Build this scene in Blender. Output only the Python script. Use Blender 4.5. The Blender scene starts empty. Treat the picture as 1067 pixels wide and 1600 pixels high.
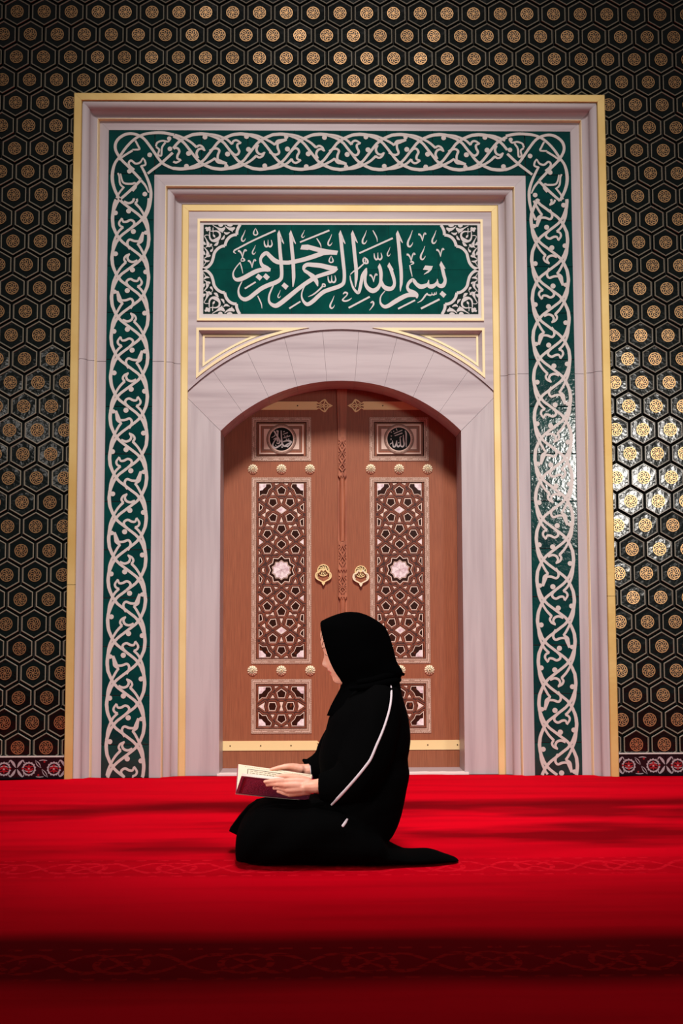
import bpy, bmesh, math, random
import numpy as np
from mathutils import Vector, Matrix
from mathutils.geometry import tessellate_polygon
from mathutils.bvhtree import BVHTree

random.seed(7)
SC = bpy.context.scene
COL = SC.collection
PI = math.pi

# ------------------------------------------------------------------ camera
CAM_LOC = Vector((-0.12561, -7.00634, 0.85283))
YAW, PITCH, ROLL, FPX = 0.017684, 0.084325, -0.003355, 2000.0
_fwd = Vector((math.sin(YAW) * math.cos(PITCH), math.cos(YAW) * math.cos(PITCH), math.sin(PITCH)))
_r0 = Vector((math.cos(YAW), -math.sin(YAW), 0))
_u0 = _r0.cross(_fwd)
C_R = _r0 * math.cos(ROLL) + _u0 * math.sin(ROLL)
C_U = _u0 * math.cos(ROLL) - _r0 * math.sin(ROLL)
C_F = _fwd
cd = bpy.data.cameras.new('camera')
cam = bpy.data.objects.new('camera', cd)
COL.objects.link(cam)
m = Matrix.Identity(4)
for i in range(3):
    m[i][0], m[i][1], m[i][2], m[i][3] = C_R[i], C_U[i], -C_F[i], CAM_LOC[i]
cam.matrix_world = m
cd.sensor_fit = 'VERTICAL'
cd.sensor_height = 36.0
cd.lens = FPX / 1600.0 * 36.0
cd.clip_end = 200
SC.camera = cam

def at(px, py, Y):
    """Photo pixel -> point (x, z) on the upright plane at depth Y (used to measure real positions)."""
    d = C_F + C_R * ((px - 533.5) / FPX) + C_U * ((800 - py) / FPX)
    t = (Y - CAM_LOC.y) / d.y
    p = CAM_LOC + d * t
    return p.x, p.z

def at3(px, py, Y):
    x, z = at(px, py, Y)
    return Vector((x, Y, z))

# ------------------------------------------------------------------ world, lights, exposure
wd = bpy.data.worlds.new('hall_air')
SC.world = wd
wd.use_nodes = True
wd.node_tree.nodes['Background'].inputs[0].default_value = (1.0, 0.86, 0.84, 1)
wd.node_tree.nodes['Background'].inputs[1].default_value = 0.06

def light(name, kind, loc, aim, energy, color, **kw):
    ld = bpy.data.lights.new(name, kind)
    ld.energy = energy
    ld.color = color
    for k, v in kw.items():
        setattr(ld, k, v)
    o = bpy.data.objects.new(name, ld)
    COL.objects.link(o)
    o.location = loc
    d = Vector(aim) - Vector(loc)
    o.rotation_euler = d.to_track_quat('-Z', 'Y').to_euler()
    return o

light('ceiling_spot', 'SPOT', (0.2, -7.4, 10.2), (0.05, -0.6, 1.32), 6400, (1.0, 0.93, 0.90),
      spot_size=math.radians(33), spot_blend=1.0, shadow_soft_size=1.1)
light('added_floor_pool_spot', 'SPOT', (0.45, -3.6, 6.2), (0.2, -1.75, 0.0), 420, (1.0, 0.93, 0.90),
      spot_size=math.radians(30), spot_blend=1.0, shadow_soft_size=0.4)  # added spot: pools light on the carpet around the woman, no known fitting
light('hall_lamp_east', 'AREA', (3.75, -10.2, 2.9), (0.6, 0, 1.5), 115, (1.0, 0.95, 0.88), shape='RECTANGLE', size=0.9, size_y=1.2)
light('hall_lamp_west', 'AREA', (-3.95, -10.2, 3.5), (-0.6, 0, 1.8), 4, (1.0, 0.93, 0.86), shape='RECTANGLE', size=0.35, size_y=0.5)

light('side_spot', 'SPOT', (-4.7, -4.7, 1.55), (-0.15, -2.4, 0.62), 760, (1.0, 0.93, 0.88), spot_size=math.radians(21), spot_blend=1.0, shadow_soft_size=0.3)  # spot added at the left to brighten the face and hands

SC.view_settings.view_transform = 'Standard'
SC.view_settings.look = 'None'
SC.view_settings.gamma = 1.0
SC.view_settings.use_curve_mapping = False
SC.view_settings.exposure = 0.3

# ------------------------------------------------------------------ materials
def srgb(r, g, b):
    f = lambda c: (c / 255 / 12.92) if c / 255 <= 0.04045 else ((c / 255 + 0.055) / 1.055) ** 2.4
    return (f(r), f(g), f(b), 1)

def mat(name, col, rough=0.5, metal=0.0, spec=0.5, col2=None, scale=(8, 8, 8), detail=4, lo=0.35, hi=0.65,
        bump=0.0, bscale=40.0, bstretch=(1, 1, 1), coat=0.0, sheen=0.0, sss=0.0):
    mt = bpy.data.materials.new(name)
    mt.use_nodes = True
    nt = mt.node_tree
    b = nt.nodes['Principled BSDF']
    b.inputs['Base Color'].default_value = col
    b.inputs['Roughness'].default_value = rough
    b.inputs['Metallic'].default_value = metal
    b.inputs['Specular IOR Level'].default_value = spec
    if coat:
        b.inputs['Coat Weight'].default_value = coat
        b.inputs['Coat Roughness'].default_value = 0.06
    if sheen:
        b.inputs['Sheen Weight'].default_value = sheen
    if sss:
        b.inputs['Subsurface Weight'].default_value = sss
        b.inputs['Subsurface Radius'].default_value = (0.012, 0.005, 0.003)
        b.inputs['Subsurface Scale'].default_value = 1.0
    tc = nt.nodes.new('ShaderNodeTexCoord')
    if col2:
        mp = nt.nodes.new('ShaderNodeMapping')
        mp.inputs['Scale'].default_value = scale
        nz = nt.nodes.new('ShaderNodeTexNoise')
        nz.inputs['Scale'].default_value = 1.0
        nz.inputs['Detail'].default_value = detail
        mr = nt.nodes.new('ShaderNodeMapRange')
        mr.inputs['From Min'].default_value = lo
        mr.inputs['From Max'].default_value = hi
        mx = nt.nodes.new('ShaderNodeMix')
        mx.data_type = 'RGBA'
        mx.inputs[6].default_value = col
        mx.inputs[7].default_value = col2
        nt.links.new(tc.outputs['Object'], mp.inputs[0])
        nt.links.new(mp.outputs[0], nz.inputs['Vector'])
        nt.links.new(nz.outputs[0], mr.inputs[0])
        nt.links.new(mr.outputs[0], mx.inputs[0])
        nt.links.new(mx.outputs[2], b.inputs['Base Color'])
    if bump:
        mp2 = nt.nodes.new('ShaderNodeMapping')
        mp2.inputs['Scale'].default_value = bstretch
        n2 = nt.nodes.new('ShaderNodeTexNoise')
        n2.inputs['Scale'].default_value = bscale
        n2.inputs['Detail'].default_value = 2
        bp = nt.nodes.new('ShaderNodeBump')
        bp.inputs['Strength'].default_value = bump
        bp.inputs['Distance'].default_value = 0.01
        nt.links.new(tc.outputs['Object'], mp2.inputs[0])
        nt.links.new(mp2.outputs[0], n2.inputs['Vector'])
        nt.links.new(n2.outputs[0], bp.inputs['Height'])
        nt.links.new(bp.outputs[0], b.inputs['Normal'])
    return mt

M = {}
M['stone_v'] = mat('mauve_marble_upright', srgb(190, 180, 181), 0.42, col2=srgb(166, 154, 157), scale=(22, 22, 1.2), detail=5, lo=0.4, hi=0.75)
M['stone_h'] = mat('mauve_marble_level', srgb(192, 180, 181), 0.42, col2=srgb(168, 154, 157), scale=(1.2, 22, 22), detail=5, lo=0.4, hi=0.75)
M['gold'] = mat('gilded_band', srgb(226, 196, 126), 0.42, metal=0.4, col2=srgb(212, 176, 102), scale=(3, 3, 3), bump=0.05, bscale=30)
M['gold_inner'] = mat('inner_gilded_band', srgb(240, 216, 154), 0.42, metal=0.25, col2=srgb(230, 202, 136), scale=(3, 3, 3))
M['gold_pale'] = mat('pale_gilding', srgb(242, 222, 176), 0.45, metal=0.2)
M['green'] = mat('green_glaze', srgb(0, 62, 58), 0.10, spec=0.55, col2=srgb(0, 46, 46), scale=(5, 5, 5), bump=0.075, bscale=38)
M['green_panel'] = mat('panel_green_glaze', srgb(0, 74, 66), 0.14, spec=0.5, col2=srgb(0, 60, 55), scale=(9, 9, 9), bump=0.06, bscale=30)
M['green_dark'] = mat('dark_green_glaze', srgb(14, 38, 34), 0.2)
M['vine'] = mat('cream_glaze', srgb(200, 190, 184), 0.3)
M['letter'] = mat('white_glaze', srgb(208, 202, 199), 0.35)
M['grout'] = mat('dark_grout', srgb(20, 18, 16), 0.9)
M['hex'] = mat('bottle_green_glaze', srgb(2, 11, 10), 0.13, spec=0.6, bump=0.16, bscale=26)
M['hex_rim'] = mat('lit_thin_glaze_rim', srgb(122, 116, 100), 0.2, spec=0.8)  # thin glaze plus the light its ridge catches, both put into the colour
M['medal'] = mat('gilded_rosette', srgb(222, 174, 122), 0.28, metal=0.85)
M['medal_dark'] = mat('rosette_ground', srgb(20, 12, 8), 0.3)
M['wood'] = mat('reddish_door_wood', srgb(158, 92, 60), 0.5, col2=srgb(126, 68, 43), scale=(230, 230, 7), detail=5, lo=0.3, hi=0.8, bump=0.05, bscale=10, bstretch=(30, 30, 1))
M['wood_dark'] = mat('strapwork_wood', srgb(136, 70, 44), 0.45, col2=srgb(104, 50, 30), scale=(30, 30, 30))
M['groove'] = mat('dark_recess_wood', srgb(60, 26, 16), 0.55)
M['astragal'] = mat('carved_wood', srgb(182, 112, 80), 0.5, col2=srgb(142, 78, 54), scale=(60, 60, 4))
M['mosaic'] = mat('fine_marquetry', srgb(186, 154, 134), 0.45, col2=srgb(146, 110, 92), scale=(260, 260, 260), detail=1, lo=0.42, hi=0.58)
M['bone'] = mat('bone_inlay', srgb(232, 206, 188), 0.4)
M['shell'] = mat('tortoiseshell_inlay', srgb(46, 22, 14), 0.22, col2=srgb(112, 52, 28), scale=(28, 28, 28), lo=0.62, hi=0.72)
M['pearl'] = mat('mother_of_pearl', srgb(244, 232, 232), 0.2, col2=srgb(206, 178, 184), scale=(45, 45, 45), lo=0.4, hi=0.65)
M['taupe'] = mat('taupe_veneer', srgb(128, 94, 78), 0.45)
M['black_disc'] = mat('black_lacquer', srgb(8, 6, 6), 0.4, spec=0.15)
M['brass'] = mat('pale_brass', srgb(246, 220, 160), 0.42, metal=0.15)
M['brass_light'] = mat('bright_brass', srgb(255, 240, 204), 0.3, metal=0.15)
M['brass_dark'] = mat('dark_brass', srgb(74, 46, 24), 0.5, metal=0.3)
M['threshold'] = mat('threshold_stone', srgb(168, 146, 146), 0.6)
M['white_strip'] = mat('pale_strip', srgb(240, 222, 216), 0.6)
M['border_black'] = mat('black_blue_glaze', srgb(14, 13, 18), 0.18)
M['border_white'] = mat('dull_white_glaze', srgb(168, 148, 152), 0.3)
M['border_red'] = mat('iznik_red_glaze', srgb(150, 22, 30), 0.3)
M['cloth'] = mat('black_cloth', (0.0014, 0.0014, 0.0015, 1), 0.95, spec=0.012)
M['scarf'] = mat('black_scarf_cloth', (0.0008, 0.0008, 0.0009, 1), 0.95, spec=0.005)
M['piping'] = mat('white_piping', srgb(206, 192, 198), 0.7)
M['paper'] = mat('cream_paper', srgb(222, 202, 176), 0.8)
M['paper_edge'] = mat('page_edges', srgb(232, 212, 200), 0.8, col2=srgb(206, 180, 170), scale=(4, 200, 200))
M['leather'] = mat('maroon_cover', srgb(206, 92, 130), 0.5, col2=srgb(182, 66, 106), scale=(160, 160, 420), bump=0.35, bscale=260, bstretch=(0.6, 1, 1.6))
M['leather_dark'] = mat('maroon_cover_edge', srgb(128, 40, 66), 0.5)
M['ink'] = mat('printed_ink', srgb(52, 50, 44), 0.8)
M['ink_pale'] = mat('pale_print', srgb(140, 124, 104), 0.8)
M['hair'] = mat('dark_brown_hair', srgb(70, 34, 22), 0.6)
M['floor'] = mat('floor_screed', srgb(90, 84, 80), 0.9)

# ------------------------------------------------------------------ mesh helpers
def catmull(pts, sub, closed=False):
    n = len(pts)
    if n < 3:
        return [tuple(p) for p in pts]
    out = []
    rng = n if closed else n - 1
    P = [np.array(p, float) for p in pts]
    for i in range(rng):
        if closed:
            p0, p1, p2, p3 = P[(i - 1) % n], P[i], P[(i + 1) % n], P[(i + 2) % n]
        else:
            p1, p2 = P[i], P[i + 1]
            p0 = P[i - 1] if i > 0 else 2 * p1 - p2
            p3 = P[i + 2] if i + 2 < n else 2 * p2 - p1
        for k in range(sub):
            t = k / sub
            out.append(tuple(0.5 * ((2 * p1) + (p2 - p0) * t + (2 * p0 - 5 * p1 + 4 * p2 - p3) * t * t + (3 * p1 - p0 - 3 * p2 + p3) * t ** 3)))
    if not closed:
        out.append(tuple(P[-1]))
    return out

class MB:
    def __init__(self):
        self.v, self.f, self.m = [], [], []
        self.k = 0

    def add(self, vs, fs, mi=0):
        o = len(self.v)
        self.v += [tuple(v) for v in vs]
        self.f += [tuple(i + o for i in f) for f in fs]
        self.m += [mi] * len(fs)

    def poly(self, pts, yf, yb=None, mi=0):
        """Prism of an x-z outline; front at depth yf facing the camera side, back at yb."""
        a = sum(pts[i][0] * pts[(i + 1) % len(pts)][1] - pts[(i + 1) % len(pts)][0] * pts[i][1] for i in range(len(pts)))
        if a < 0:
            pts = pts[::-1]
        n = len(pts)
        if n > 4:
            tris = tessellate_polygon([[Vector((p[0], p[1], 0)) for p in pts]])
            fs = []
            for t in tris:
                x = [pts[i] for i in t]
                ar = (x[1][0] - x[0][0]) * (x[2][1] - x[0][1]) - (x[2][0] - x[0][0]) * (x[1][1] - x[0][1])
                fs.append(tuple(t) if ar > 0 else tuple(t[::-1]))
        else:
            fs = [tuple(range(n))]
        vs = [(p[0], yf, p[1]) for p in pts]
        if yb is not None:
            vs += [(p[0], yb, p[1]) for p in pts]
            fs = fs + [(i, i + n, (i + 1) % n + n, (i + 1) % n) for i in range(n)]
        self.add(vs, fs, mi)

    def rect(self, x0, x1, z0, z1, yf, yb=None, mi=0):
        self.poly([(x0, z0), (x1, z0), (x1, z1), (x0, z1)], yf, yb, mi)

    def stroke(self, pts, yf, yb, mi=0, sub=5, closed=False):
        """Ribbon of varying width along (x, z, w) points, raised from yb to yf."""
        self.k += 1
        yf -= (self.k % 17) * 0.00003     # crossings never share a plane
        q = catmull(pts, sub, closed)
        n = len(q)
        L, R = [], []
        for i in range(n):
            a = q[(i - 1) % n] if (closed or i > 0) else q[i]
            b = q[(i + 1) % n] if (closed or i < n - 1) else q[i]
            dx, dz = b[0] - a[0], b[1] - a[1]
            l = math.hypot(dx, dz) or 1e-9
            w = max(q[i][2], 1e-4) / 2
            nx, nz = -dz / l * w, dx / l * w
            L.append((q[i][0] + nx, q[i][1] + nz))
            R.append((q[i][0] - nx, q[i][1] - nz))
        vs = [(p[0], yf, p[1]) for p in L] + [(p[0], yf, p[1]) for p in R]
        vs += [(p[0], yb, p[1]) for p in L] + [(p[0], yb, p[1]) for p in R]
        fs = []
        for i in range(n if closed else n - 1):
            j = (i + 1) % n
            fs.append((n + i, n + j, j, i))
            fs.append((2 * n + i, i, j, 2 * n + j))
            fs.append((n + i, 3 * n + i, 3 * n + j, n + j))
        self.add(vs, fs, mi)

    def dot(self, x, z, r, yf, yb, mi=0, n=14):
        self.poly([(x + r * math.cos(2 * PI * k / n), z + r * math.sin(2 * PI * k / n)) for k in range(n)], yf, yb, mi)

    def loft(self, rings, mi=0, cap=True, closed=True):
        n = len(rings[0])
        vs = [p for r in rings for p in r]
        fs = []
        for i in range(len(rings) - 1):
            for k in range(n if closed else n - 1):
                j = (k + 1) % n
                fs.append((i * n + k, i * n + j, (i + 1) * n + j, (i + 1) * n + k))
        if cap:
            fs.append(tuple(range(n))[::-1])
            fs.append(tuple((len(rings) - 1) * n + k for k in range(n)))
        self.add(vs, fs, mi)

    def tube(self, pts, mi=0, n=14, ref=(0, 0, 1), round_ends=True, sub=4):
        """Closed limb through (x, y, z, r_side, r_up) points."""
        q = [np.array(p) for p in catmull(pts, sub)]
        if round_ends:
            def end(p, d):
                r = max(p[3], p[4])
                o = []
                for a in (0.9, 0.6, 0.25):
                    e = p.copy()
                    e[:3] = p[:3] + d * r * a * 0.8
                    s = math.sqrt(max(1 - a * a, 0.02))
                    e[3] *= s
                    e[4] *= s
                    o.append(e)
                return o
            d0 = q[0][:3] - q[1][:3]
            d0 /= np.linalg.norm(d0) + 1e-9
            d1 = q[-1][:3] - q[-2][:3]
            d1 /= np.linalg.norm(d1) + 1e-9
            q = end(q[0], d0) + q + end(q[-1], d1)[::-1]
        rings = []
        for i, p in enumerate(q):
            a = q[max(i - 1, 0)][:3]
            b = q[min(i + 1, len(q) - 1)][:3]
            d = Vector(b - a).normalized()
            side = d.cross(Vector(ref))
            if side.length < 1e-3:
                side = d.cross(Vector((0, 1, 0)))
            side.normalize()
            up = side.cross(d)
            c = Vector(p[:3])
            rings.append([c + side * (p[3] * math.cos(2 * PI * k / n)) + up * (p[4] * math.sin(2 * PI * k / n)) for k in range(n)])
        self.loft(rings, mi)

    def mesh(self, name, mats, smooth=False, angle=None):
        me = bpy.data.meshes.new(name)
        me.from_pydata(self.v, [], self.f)
        for mt in (mats if isinstance(mats, (list, tuple)) else [mats]):
            me.materials.append(mt)
        me.polygons.foreach_set('material_index', self.m)
        if smooth:
            me.polygons.foreach_set('use_smooth', [True] * len(me.polygons))
            if angle:
                me.set_sharp_from_angle(angle=math.radians(angle))
        me.update()
        return me

    def build(self, name, mats, parent=None, smooth=False, angle=None):
        return link(name, self.mesh(name, mats, smooth, angle), parent)

def link(name, data, parent=None, loc=(0, 0, 0)):
    o = bpy.data.objects.new(name, data)
    COL.objects.link(o)
    if parent:
        o.parent = parent
    o.location = loc
    return o

def tag(o, label=None, cat=None, kind=None, group=None):
    if label:
        o['label'] = label
    if cat:
        o['category'] = cat
    if kind:
        o['kind'] = kind
    if group:
        o['group'] = group
    return o
# ------------------------------------------------------------------ setting: floor and tiled wall
fl = MB()
fl.add([(-4.8, -9, -0.014), (4.8, -9, -0.014), (4.8, 0.6, -0.014), (-4.8, 0.6, -0.014), (-4.8, -9, -0.1), (4.8, -9, -0.1), (4.8, 0.6, -0.1), (-4.8, 0.6, -0.1)],
       [(0, 1, 2, 3), (7, 6, 5, 4), (0, 4, 5, 1), (1, 5, 6, 2), (2, 6, 7, 3), (3, 7, 4, 0)])
tag(fl.build('floor', M['floor']), 'bare hall floor slab lying under the red carpet', 'floor', 'structure')

HP, HROW, YW = 0.1540, 0.1344, 0.102
def hexpts(r):
    return [(r * math.cos(PI / 6 + k * PI / 3), r * math.sin(PI / 6 + k * PI / 3)) for k in range(6)]

def hex_rings(mb):
    R = HP / math.sqrt(3)
    prof = [(R - 0.0022, 0.0), (R - 0.0055, -0.009), (R - 0.0085, -0.0125), (R - 0.0105, -0.0138), (R - 0.0145, -0.0138), (R - 0.0165, -0.0118)]
    mi = [0, 0, 1, 1, 1, 0]
    for i in range(len(prof) - 1):
        a, b = hexpts(prof[i][0]), hexpts(prof[i + 1][0])
        vs = [(p[0], prof[i][1], p[1]) for p in a] + [(p[0], prof[i + 1][1], p[1]) for p in b]
        mb.add(vs, [(k, (k + 1) % 6, (k + 1) % 6 + 6, k + 6) for k in range(6)], mi[i])
    mb.poly(hexpts(prof[-1][0]), prof[-1][1], None, 0)

def rosette(mb, y):
    r = 0.0375
    mb.poly([(r * math.cos(2 * PI * k / 28), r * math.sin(2 * PI * k / 28)) for k in range(28)], y - 0.002, y, 1)
    mb.stroke([(0.0345 * math.cos(2 * PI * k / 14), 0.0345 * math.sin(2 * PI * k / 14), 0.0046) for k in range(14)], y - 0.0045, y - 0.002, 0, 2, True)
    mb.dot(0, 0, 0.0042, y - 0.0048, y - 0.002, 0, 8)
    for k in range(8):
        a = k * PI / 4
        def P(rr, da, w):
            return (rr * math.cos(a + da), rr * math.sin(a + da), w)
        mb.stroke([P(0.004, 0, 0.003), P(0.013, 0.12, 0.0034), P(0.021, 0.42, 0.0044), P(0.027, 0.78, 0.0034), P(0.030, 1.05, 0.0015)], y - 0.0042, y - 0.002, 0, 2)
        p = P(0.0255, 0.16, 0)
        mb.dot(p[0], p[1], 0.0030, y - 0.0042, y - 0.002, 0, 6)

hx = MB()
hex_rings(hx)
HEX_ME = hx.mesh('hexagonal_tile', [M['hex'], M['hex_rim']])
rs = MB()
rosette(rs, -0.0118)
ROS_ME = rs.mesh('gilded_rosette', [M['medal'], M['medal_dark']])

wb = MB()
# solid wall left, right and above the doorway
wb.rect(-4.7, -1.47, -0.1, 5.2, YW, 0.5)
wb.rect(1.47, 4.7, -0.1, 5.2, YW, 0.5)
wb.rect(-1.47, 1.47, 3.79, 5.2, YW, 0.5)
wall = tag(wb.build('wall_back', M['grout']), 'dark wall clad in glazed green hexagonal tiles with gilded rosettes', 'wall', 'structure')

spots, extra = [], []
for r in range(-9, 29):
    z = 3.9295 - r * HROW
    for k in range(-20, 42):
        x = -1.6165 + k * HP + (HP / 2 if r % 2 else 0)
        if abs(x) < 1.43 and z < 3.745:
            continue
        if abs(x) > 4.5:
            continue
        (spots if (abs(x) < 1.99 and z < 4.46) else extra).append((x, z))
spots.sort(key=lambda p: (p[0] / 2.0) ** 2 * 1.0 + max(0, p[1] - 3.9) ** 2 * 2)
extra += spots[300:]
spots = spots[:300]
for x, z in spots:
    t = link('hexagonal_tile', HEX_ME, wall, (x, YW, z))
    t.rotation_euler = (random.gauss(0, 0.010), 0, random.gauss(0, 0.010))
    link('gilded_rosette', ROS_ME, t)
ex = MB()
one = MB()
hex_rings(one)
nh = len(one.f)
rosette(one, -0.0118)
omi = one.m[:nh] + [i + 2 for i in one.m[nh:]]
ov, of = np.array(one.v), one.f
for x, z in extra:
    o = len(ex.v)
    ex.v += [tuple(p) for p in ov + np.array([x, YW, z])]
    ex.f += [tuple(i + o for i in f) for f in of]
    ex.m += omi
tag(ex.build('outer_tile_field', [M['hex'], M['hex_rim'], M['medal'], M['medal_dark']], wall), kind='stuff')

# floral border tiles at the foot of the wall
def flower(mb, cx, cz, up):
    s = 1 if up else -1
    pts = []
    for k in range(28):
        a = 2 * PI * k / 28
        rr = 0.036 + (0.0035 if k % 2 else -0.0015)
        pts.append((cx + rr * math.cos(a), cz + rr * math.sin(a)))
    mb.poly(pts, -0.0012, 0, 1)
    mb.dot(cx, cz, 0.0285, -0.0016, 0, 0, 16)
    for sx in (-1, 1):
        mb.stroke([(cx, cz - s * 0.022, 0.006), (cx + sx * 0.012, cz - s * 0.006, 0.011), (cx + sx * 0.024, cz + s * 0.004, 0.003)], -0.002, 0, 2, 3)
        mb.stroke([(cx + sx * 0.004, cz + s * 0.006, 0.003), (cx + sx * 0.012, cz + s * 0.013, 0.007), (cx + sx * 0.024, cz + s * 0.012, 0.002)], -0.002, 0, 2, 3)
        mb.stroke([(cx + sx * 0.003, cz - s * 0.014, 0.003), (cx + sx * 0.014, cz - s * 0.013, 0.004), (cx + sx * 0.024, cz - s * 0.008, 0.002)], -0.0022, 0, 1, 3)
    mb.stroke([(cx, cz - s * 0.02, 0.012), (cx, cz + s * 0.004, 0.016), (cx, cz + s * 0.024, 0.003)], -0.0018, 0, 2, 3)
    mb.dot(cx, cz + s * 0.001, 0.0045, -0.0024, 0, 1, 8)

def leafpair(mb, cx, s):
    for (x0, z0, x1, z1) in ((cx - 0.034, 0.100, cx - 0.002, 0.058), (cx + 0.002, 0.052, cx + 0.034, 0.008)):
        x0, x1 = (cx + (x0 - cx) * s, cx + (x1 - cx) * s)
        mx, mz = (x0 + x1) / 2, (z0 + z1) / 2
        mb.stroke([(x0, z0, 0.002), (mx, mz, 0.018), (x1, z1, 0.002)], -0.0012, 0, 1, 4)
        mb.stroke([(x0, z0, 0.0005), (mx, mz, 0.0085), (x1, z1, 0.0005)], -0.0018, 0, 0, 4)
    mb.stroke([(cx - s * 0.03, 0.012, 0.003), (cx - s * 0.008, 0.010, 0.0045), (cx + s * 0.012, 0.012, 0.003)], -0.0012, 0, 1, 3)
    mb.stroke([(cx - s * 0.012, 0.098, 0.003), (cx + s * 0.008, 0.101, 0.0045), (cx + s * 0.03, 0.098, 0.003)], -0.0012, 0, 1, 3)
    mb.dot(cx - s * 0.016, 0.020, 0.006, -0.0016, 0, 2, 6)
    mb.dot(cx + s * 0.016, 0.092, 0.006, -0.0016, 0, 2, 6)

BT = 0.270
bt = MB()
bt.rect(0.0008, BT - 0.0008, 0, 0.116, 0, 0.014, 0)
BTILE = bt.mesh('border_tile', [M['border_black']])
mo = MB()
flower(mo, 0.0675, 0.054, True)
flower(mo, 0.2025, 0.054, False)
leafpair(mo, 0.135, 1)
for mx_ in (0.034, 0.236):
    mo.dot(mx_, 0.056, 0.0055, -0.0016, 0, 2, 8)
    for v_ in (-1, 1):
        mo.stroke([(mx_ - 0.010, 0.056 + v_ * 0.028, 0.003), (mx_, 0.056 + v_ * 0.044, 0.006), (mx_ + 0.010, 0.056 + v_ * 0.028, 0.003)], -0.0012, 0, 1, 3)
mo.stroke([(0.004, 0.060, 0.002), (0.016, 0.082, 0.014), (0.030, 0.102, 0.002)], -0.0012, 0, 1, 4)
mo.stroke([(0.004, 0.052, 0.002), (0.016, 0.030, 0.014), (0.030, 0.010, 0.002)], -0.0012, 0, 1, 4)
mo.stroke([(0.266, 0.060, 0.002), (0.254, 0.082, 0.014), (0.240, 0.102, 0.002)], -0.0012, 0, 1, 4)
mo.stroke([(0.266, 0.052, 0.002), (0.254, 0.030, 0.014), (0.240, 0.010, 0.002)], -0.0012, 0, 1, 4)
MOTIF = mo.mesh('floral_motif', [M['border_black'], M['border_white'], M['border_red']])
for side, x0, n in (('left', -1.5 - BT * 11, 11), ('right', 1.5, 11)):
    b = MB()
    xa, xb = x0, x0 + n * BT
    b.rect(xa, xb, 0.0, 0.122, 0.080, 0.10, 0)
    b.rect(xa, xb, 0.116, 0.123, 0.063, 0.080, 1)
    base = tag(b.build('baseboard_' + side, [M['grout'], M['vine']]),
               'low border of black floral tiles with red flowers along the wall foot, %s of the door surround' % ('left' if side == 'left' else 'right'), 'border', 'structure')
    for i in range(n):
        t = link('border_tile', BTILE, base, (xa + i * BT, 0.066, 0))
        link('floral_motif', MOTIF, t)
# ------------------------------------------------------------------ carved stone door surround
TOP = 3.818
portal = bpy.data.objects.new('trim_1', None)
COL.objects.link(portal)
tag(portal, 'tall mauve marble door surround with gilded bands and green tile border', 'door surround', 'structure')

def jamb_part(name, prof, yb, mts, side, z0, z1=None, smooth=False):
    """One upright of the frame: profile of (d inward from the outer edge, depth)."""
    mb = MB()
    ring = [(d, y) for d, y in prof] + [(prof[-1][0], yb), (prof[0][0], yb)]
    lo = [(side * (1.5 - d), y, z0) for d, y in ring]
    hi = [(side * (1.5 - d), y, (TOP - d - 0.0006) if z1 is None else z1) for d, y in ring]
    if side > 0:
        lo, hi = hi, lo
    mb.loft([lo, hi])
    return mb.build(name, mts, portal, smooth, 40 if smooth else None)

def head_part(name, prof, yb, mts, smooth=False):
    mb = MB()
    ring = [(d, y) for d, y in prof] + [(prof[-1][0], yb), (prof[0][0], yb)]
    a = [(-(1.5 - d), y, TOP - d) for d, y in ring]
    b = [((1.5 - d), y, TOP - d) for d, y in ring]
    mb.loft([b, a])
    return mb.build(name, mts, portal, smooth, 40 if smooth else None)

def cyma(d0, y0, d1, y1, n=9):
    """Ogee: a convex roll at the outer edge running into a hollow."""
    out = []
    dm, ym = d0 + (d1 - d0) * 0.5, (y0 + y1) / 2
    for i in range(n + 1):
        a = PI / 2 * i / n
        out.append((d0 + (dm - d0) * math.sin(a), y0 + (ym - y0) * (1 - math.cos(a))))
    for i in range(1, n + 1):
        a = PI / 2 * i / n
        out.append((dm + (d1 - dm) * (1 - math.cos(a)), ym + (y1 - ym) * math.sin(a)))
    return out

ZJ = 2.30
frames = [
    ('gilded_band', [(0.0, 0.004), (0.004, 0.0), (0.0415, 0.0), (0.0455, 0.004)], 0.115, M['gold'], 1.05),
    ('stone_moulding', [(0.0455, 0.016), (0.050, 0.016)] + cyma(0.050, 0.006, 0.124, 0.060), 0.12, 'stone', ZJ),
    ('gilded_fillet', [(0.1242, 0.060), (0.127, 0.060), (0.1345, 0.082)], 0.12, M['gold_pale'], None),
    ('stone_band', [(0.1347, 0.080), (0.1848, 0.080)], 0.13, 'stone', ZJ),
    ('stone_band', [(0.4456, 0.080), (0.509, 0.080)], 0.13, 'stone', ZJ),
    ('gilded_fillet', [(0.5092, 0.079), (0.5115, 0.079), (0.5185, 0.098)], 0.13, M['gold_pale'], None),
    ('stone_moulding', [(0.5187, 0.102), (0.521, 0.102)] + cyma(0.521, 0.094, 0.5945, 0.146), 0.2, 'stone', ZJ),
    ('gilded_band', [(0.5947, 0.150), (0.602, 0.143), (0.6325, 0.143), (0.6355, 0.147)], 0.2, M['gold_inner'], None),
]
for name, prof, yb, mt, joint in frames:
    sm = 'moulding' in name
    for side in (-1, 1):
        mv = M['stone_v'] if mt == 'stone' else mt
        if joint:
            jz = joint + (0 if side < 0 else -0.07)
            jamb_part(name, prof, yb, mv, side, 0.001, jz - 0.0012, sm)
            jamb_part(name, prof, yb, mv, side, jz + 0.0012, None, sm)
        else:
            jamb_part(name, prof, yb, mv, side, 0.001, None, sm)
    head_part(name, prof, yb, M['stone_h'] if mt == 'stone' else mt, sm)

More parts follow.
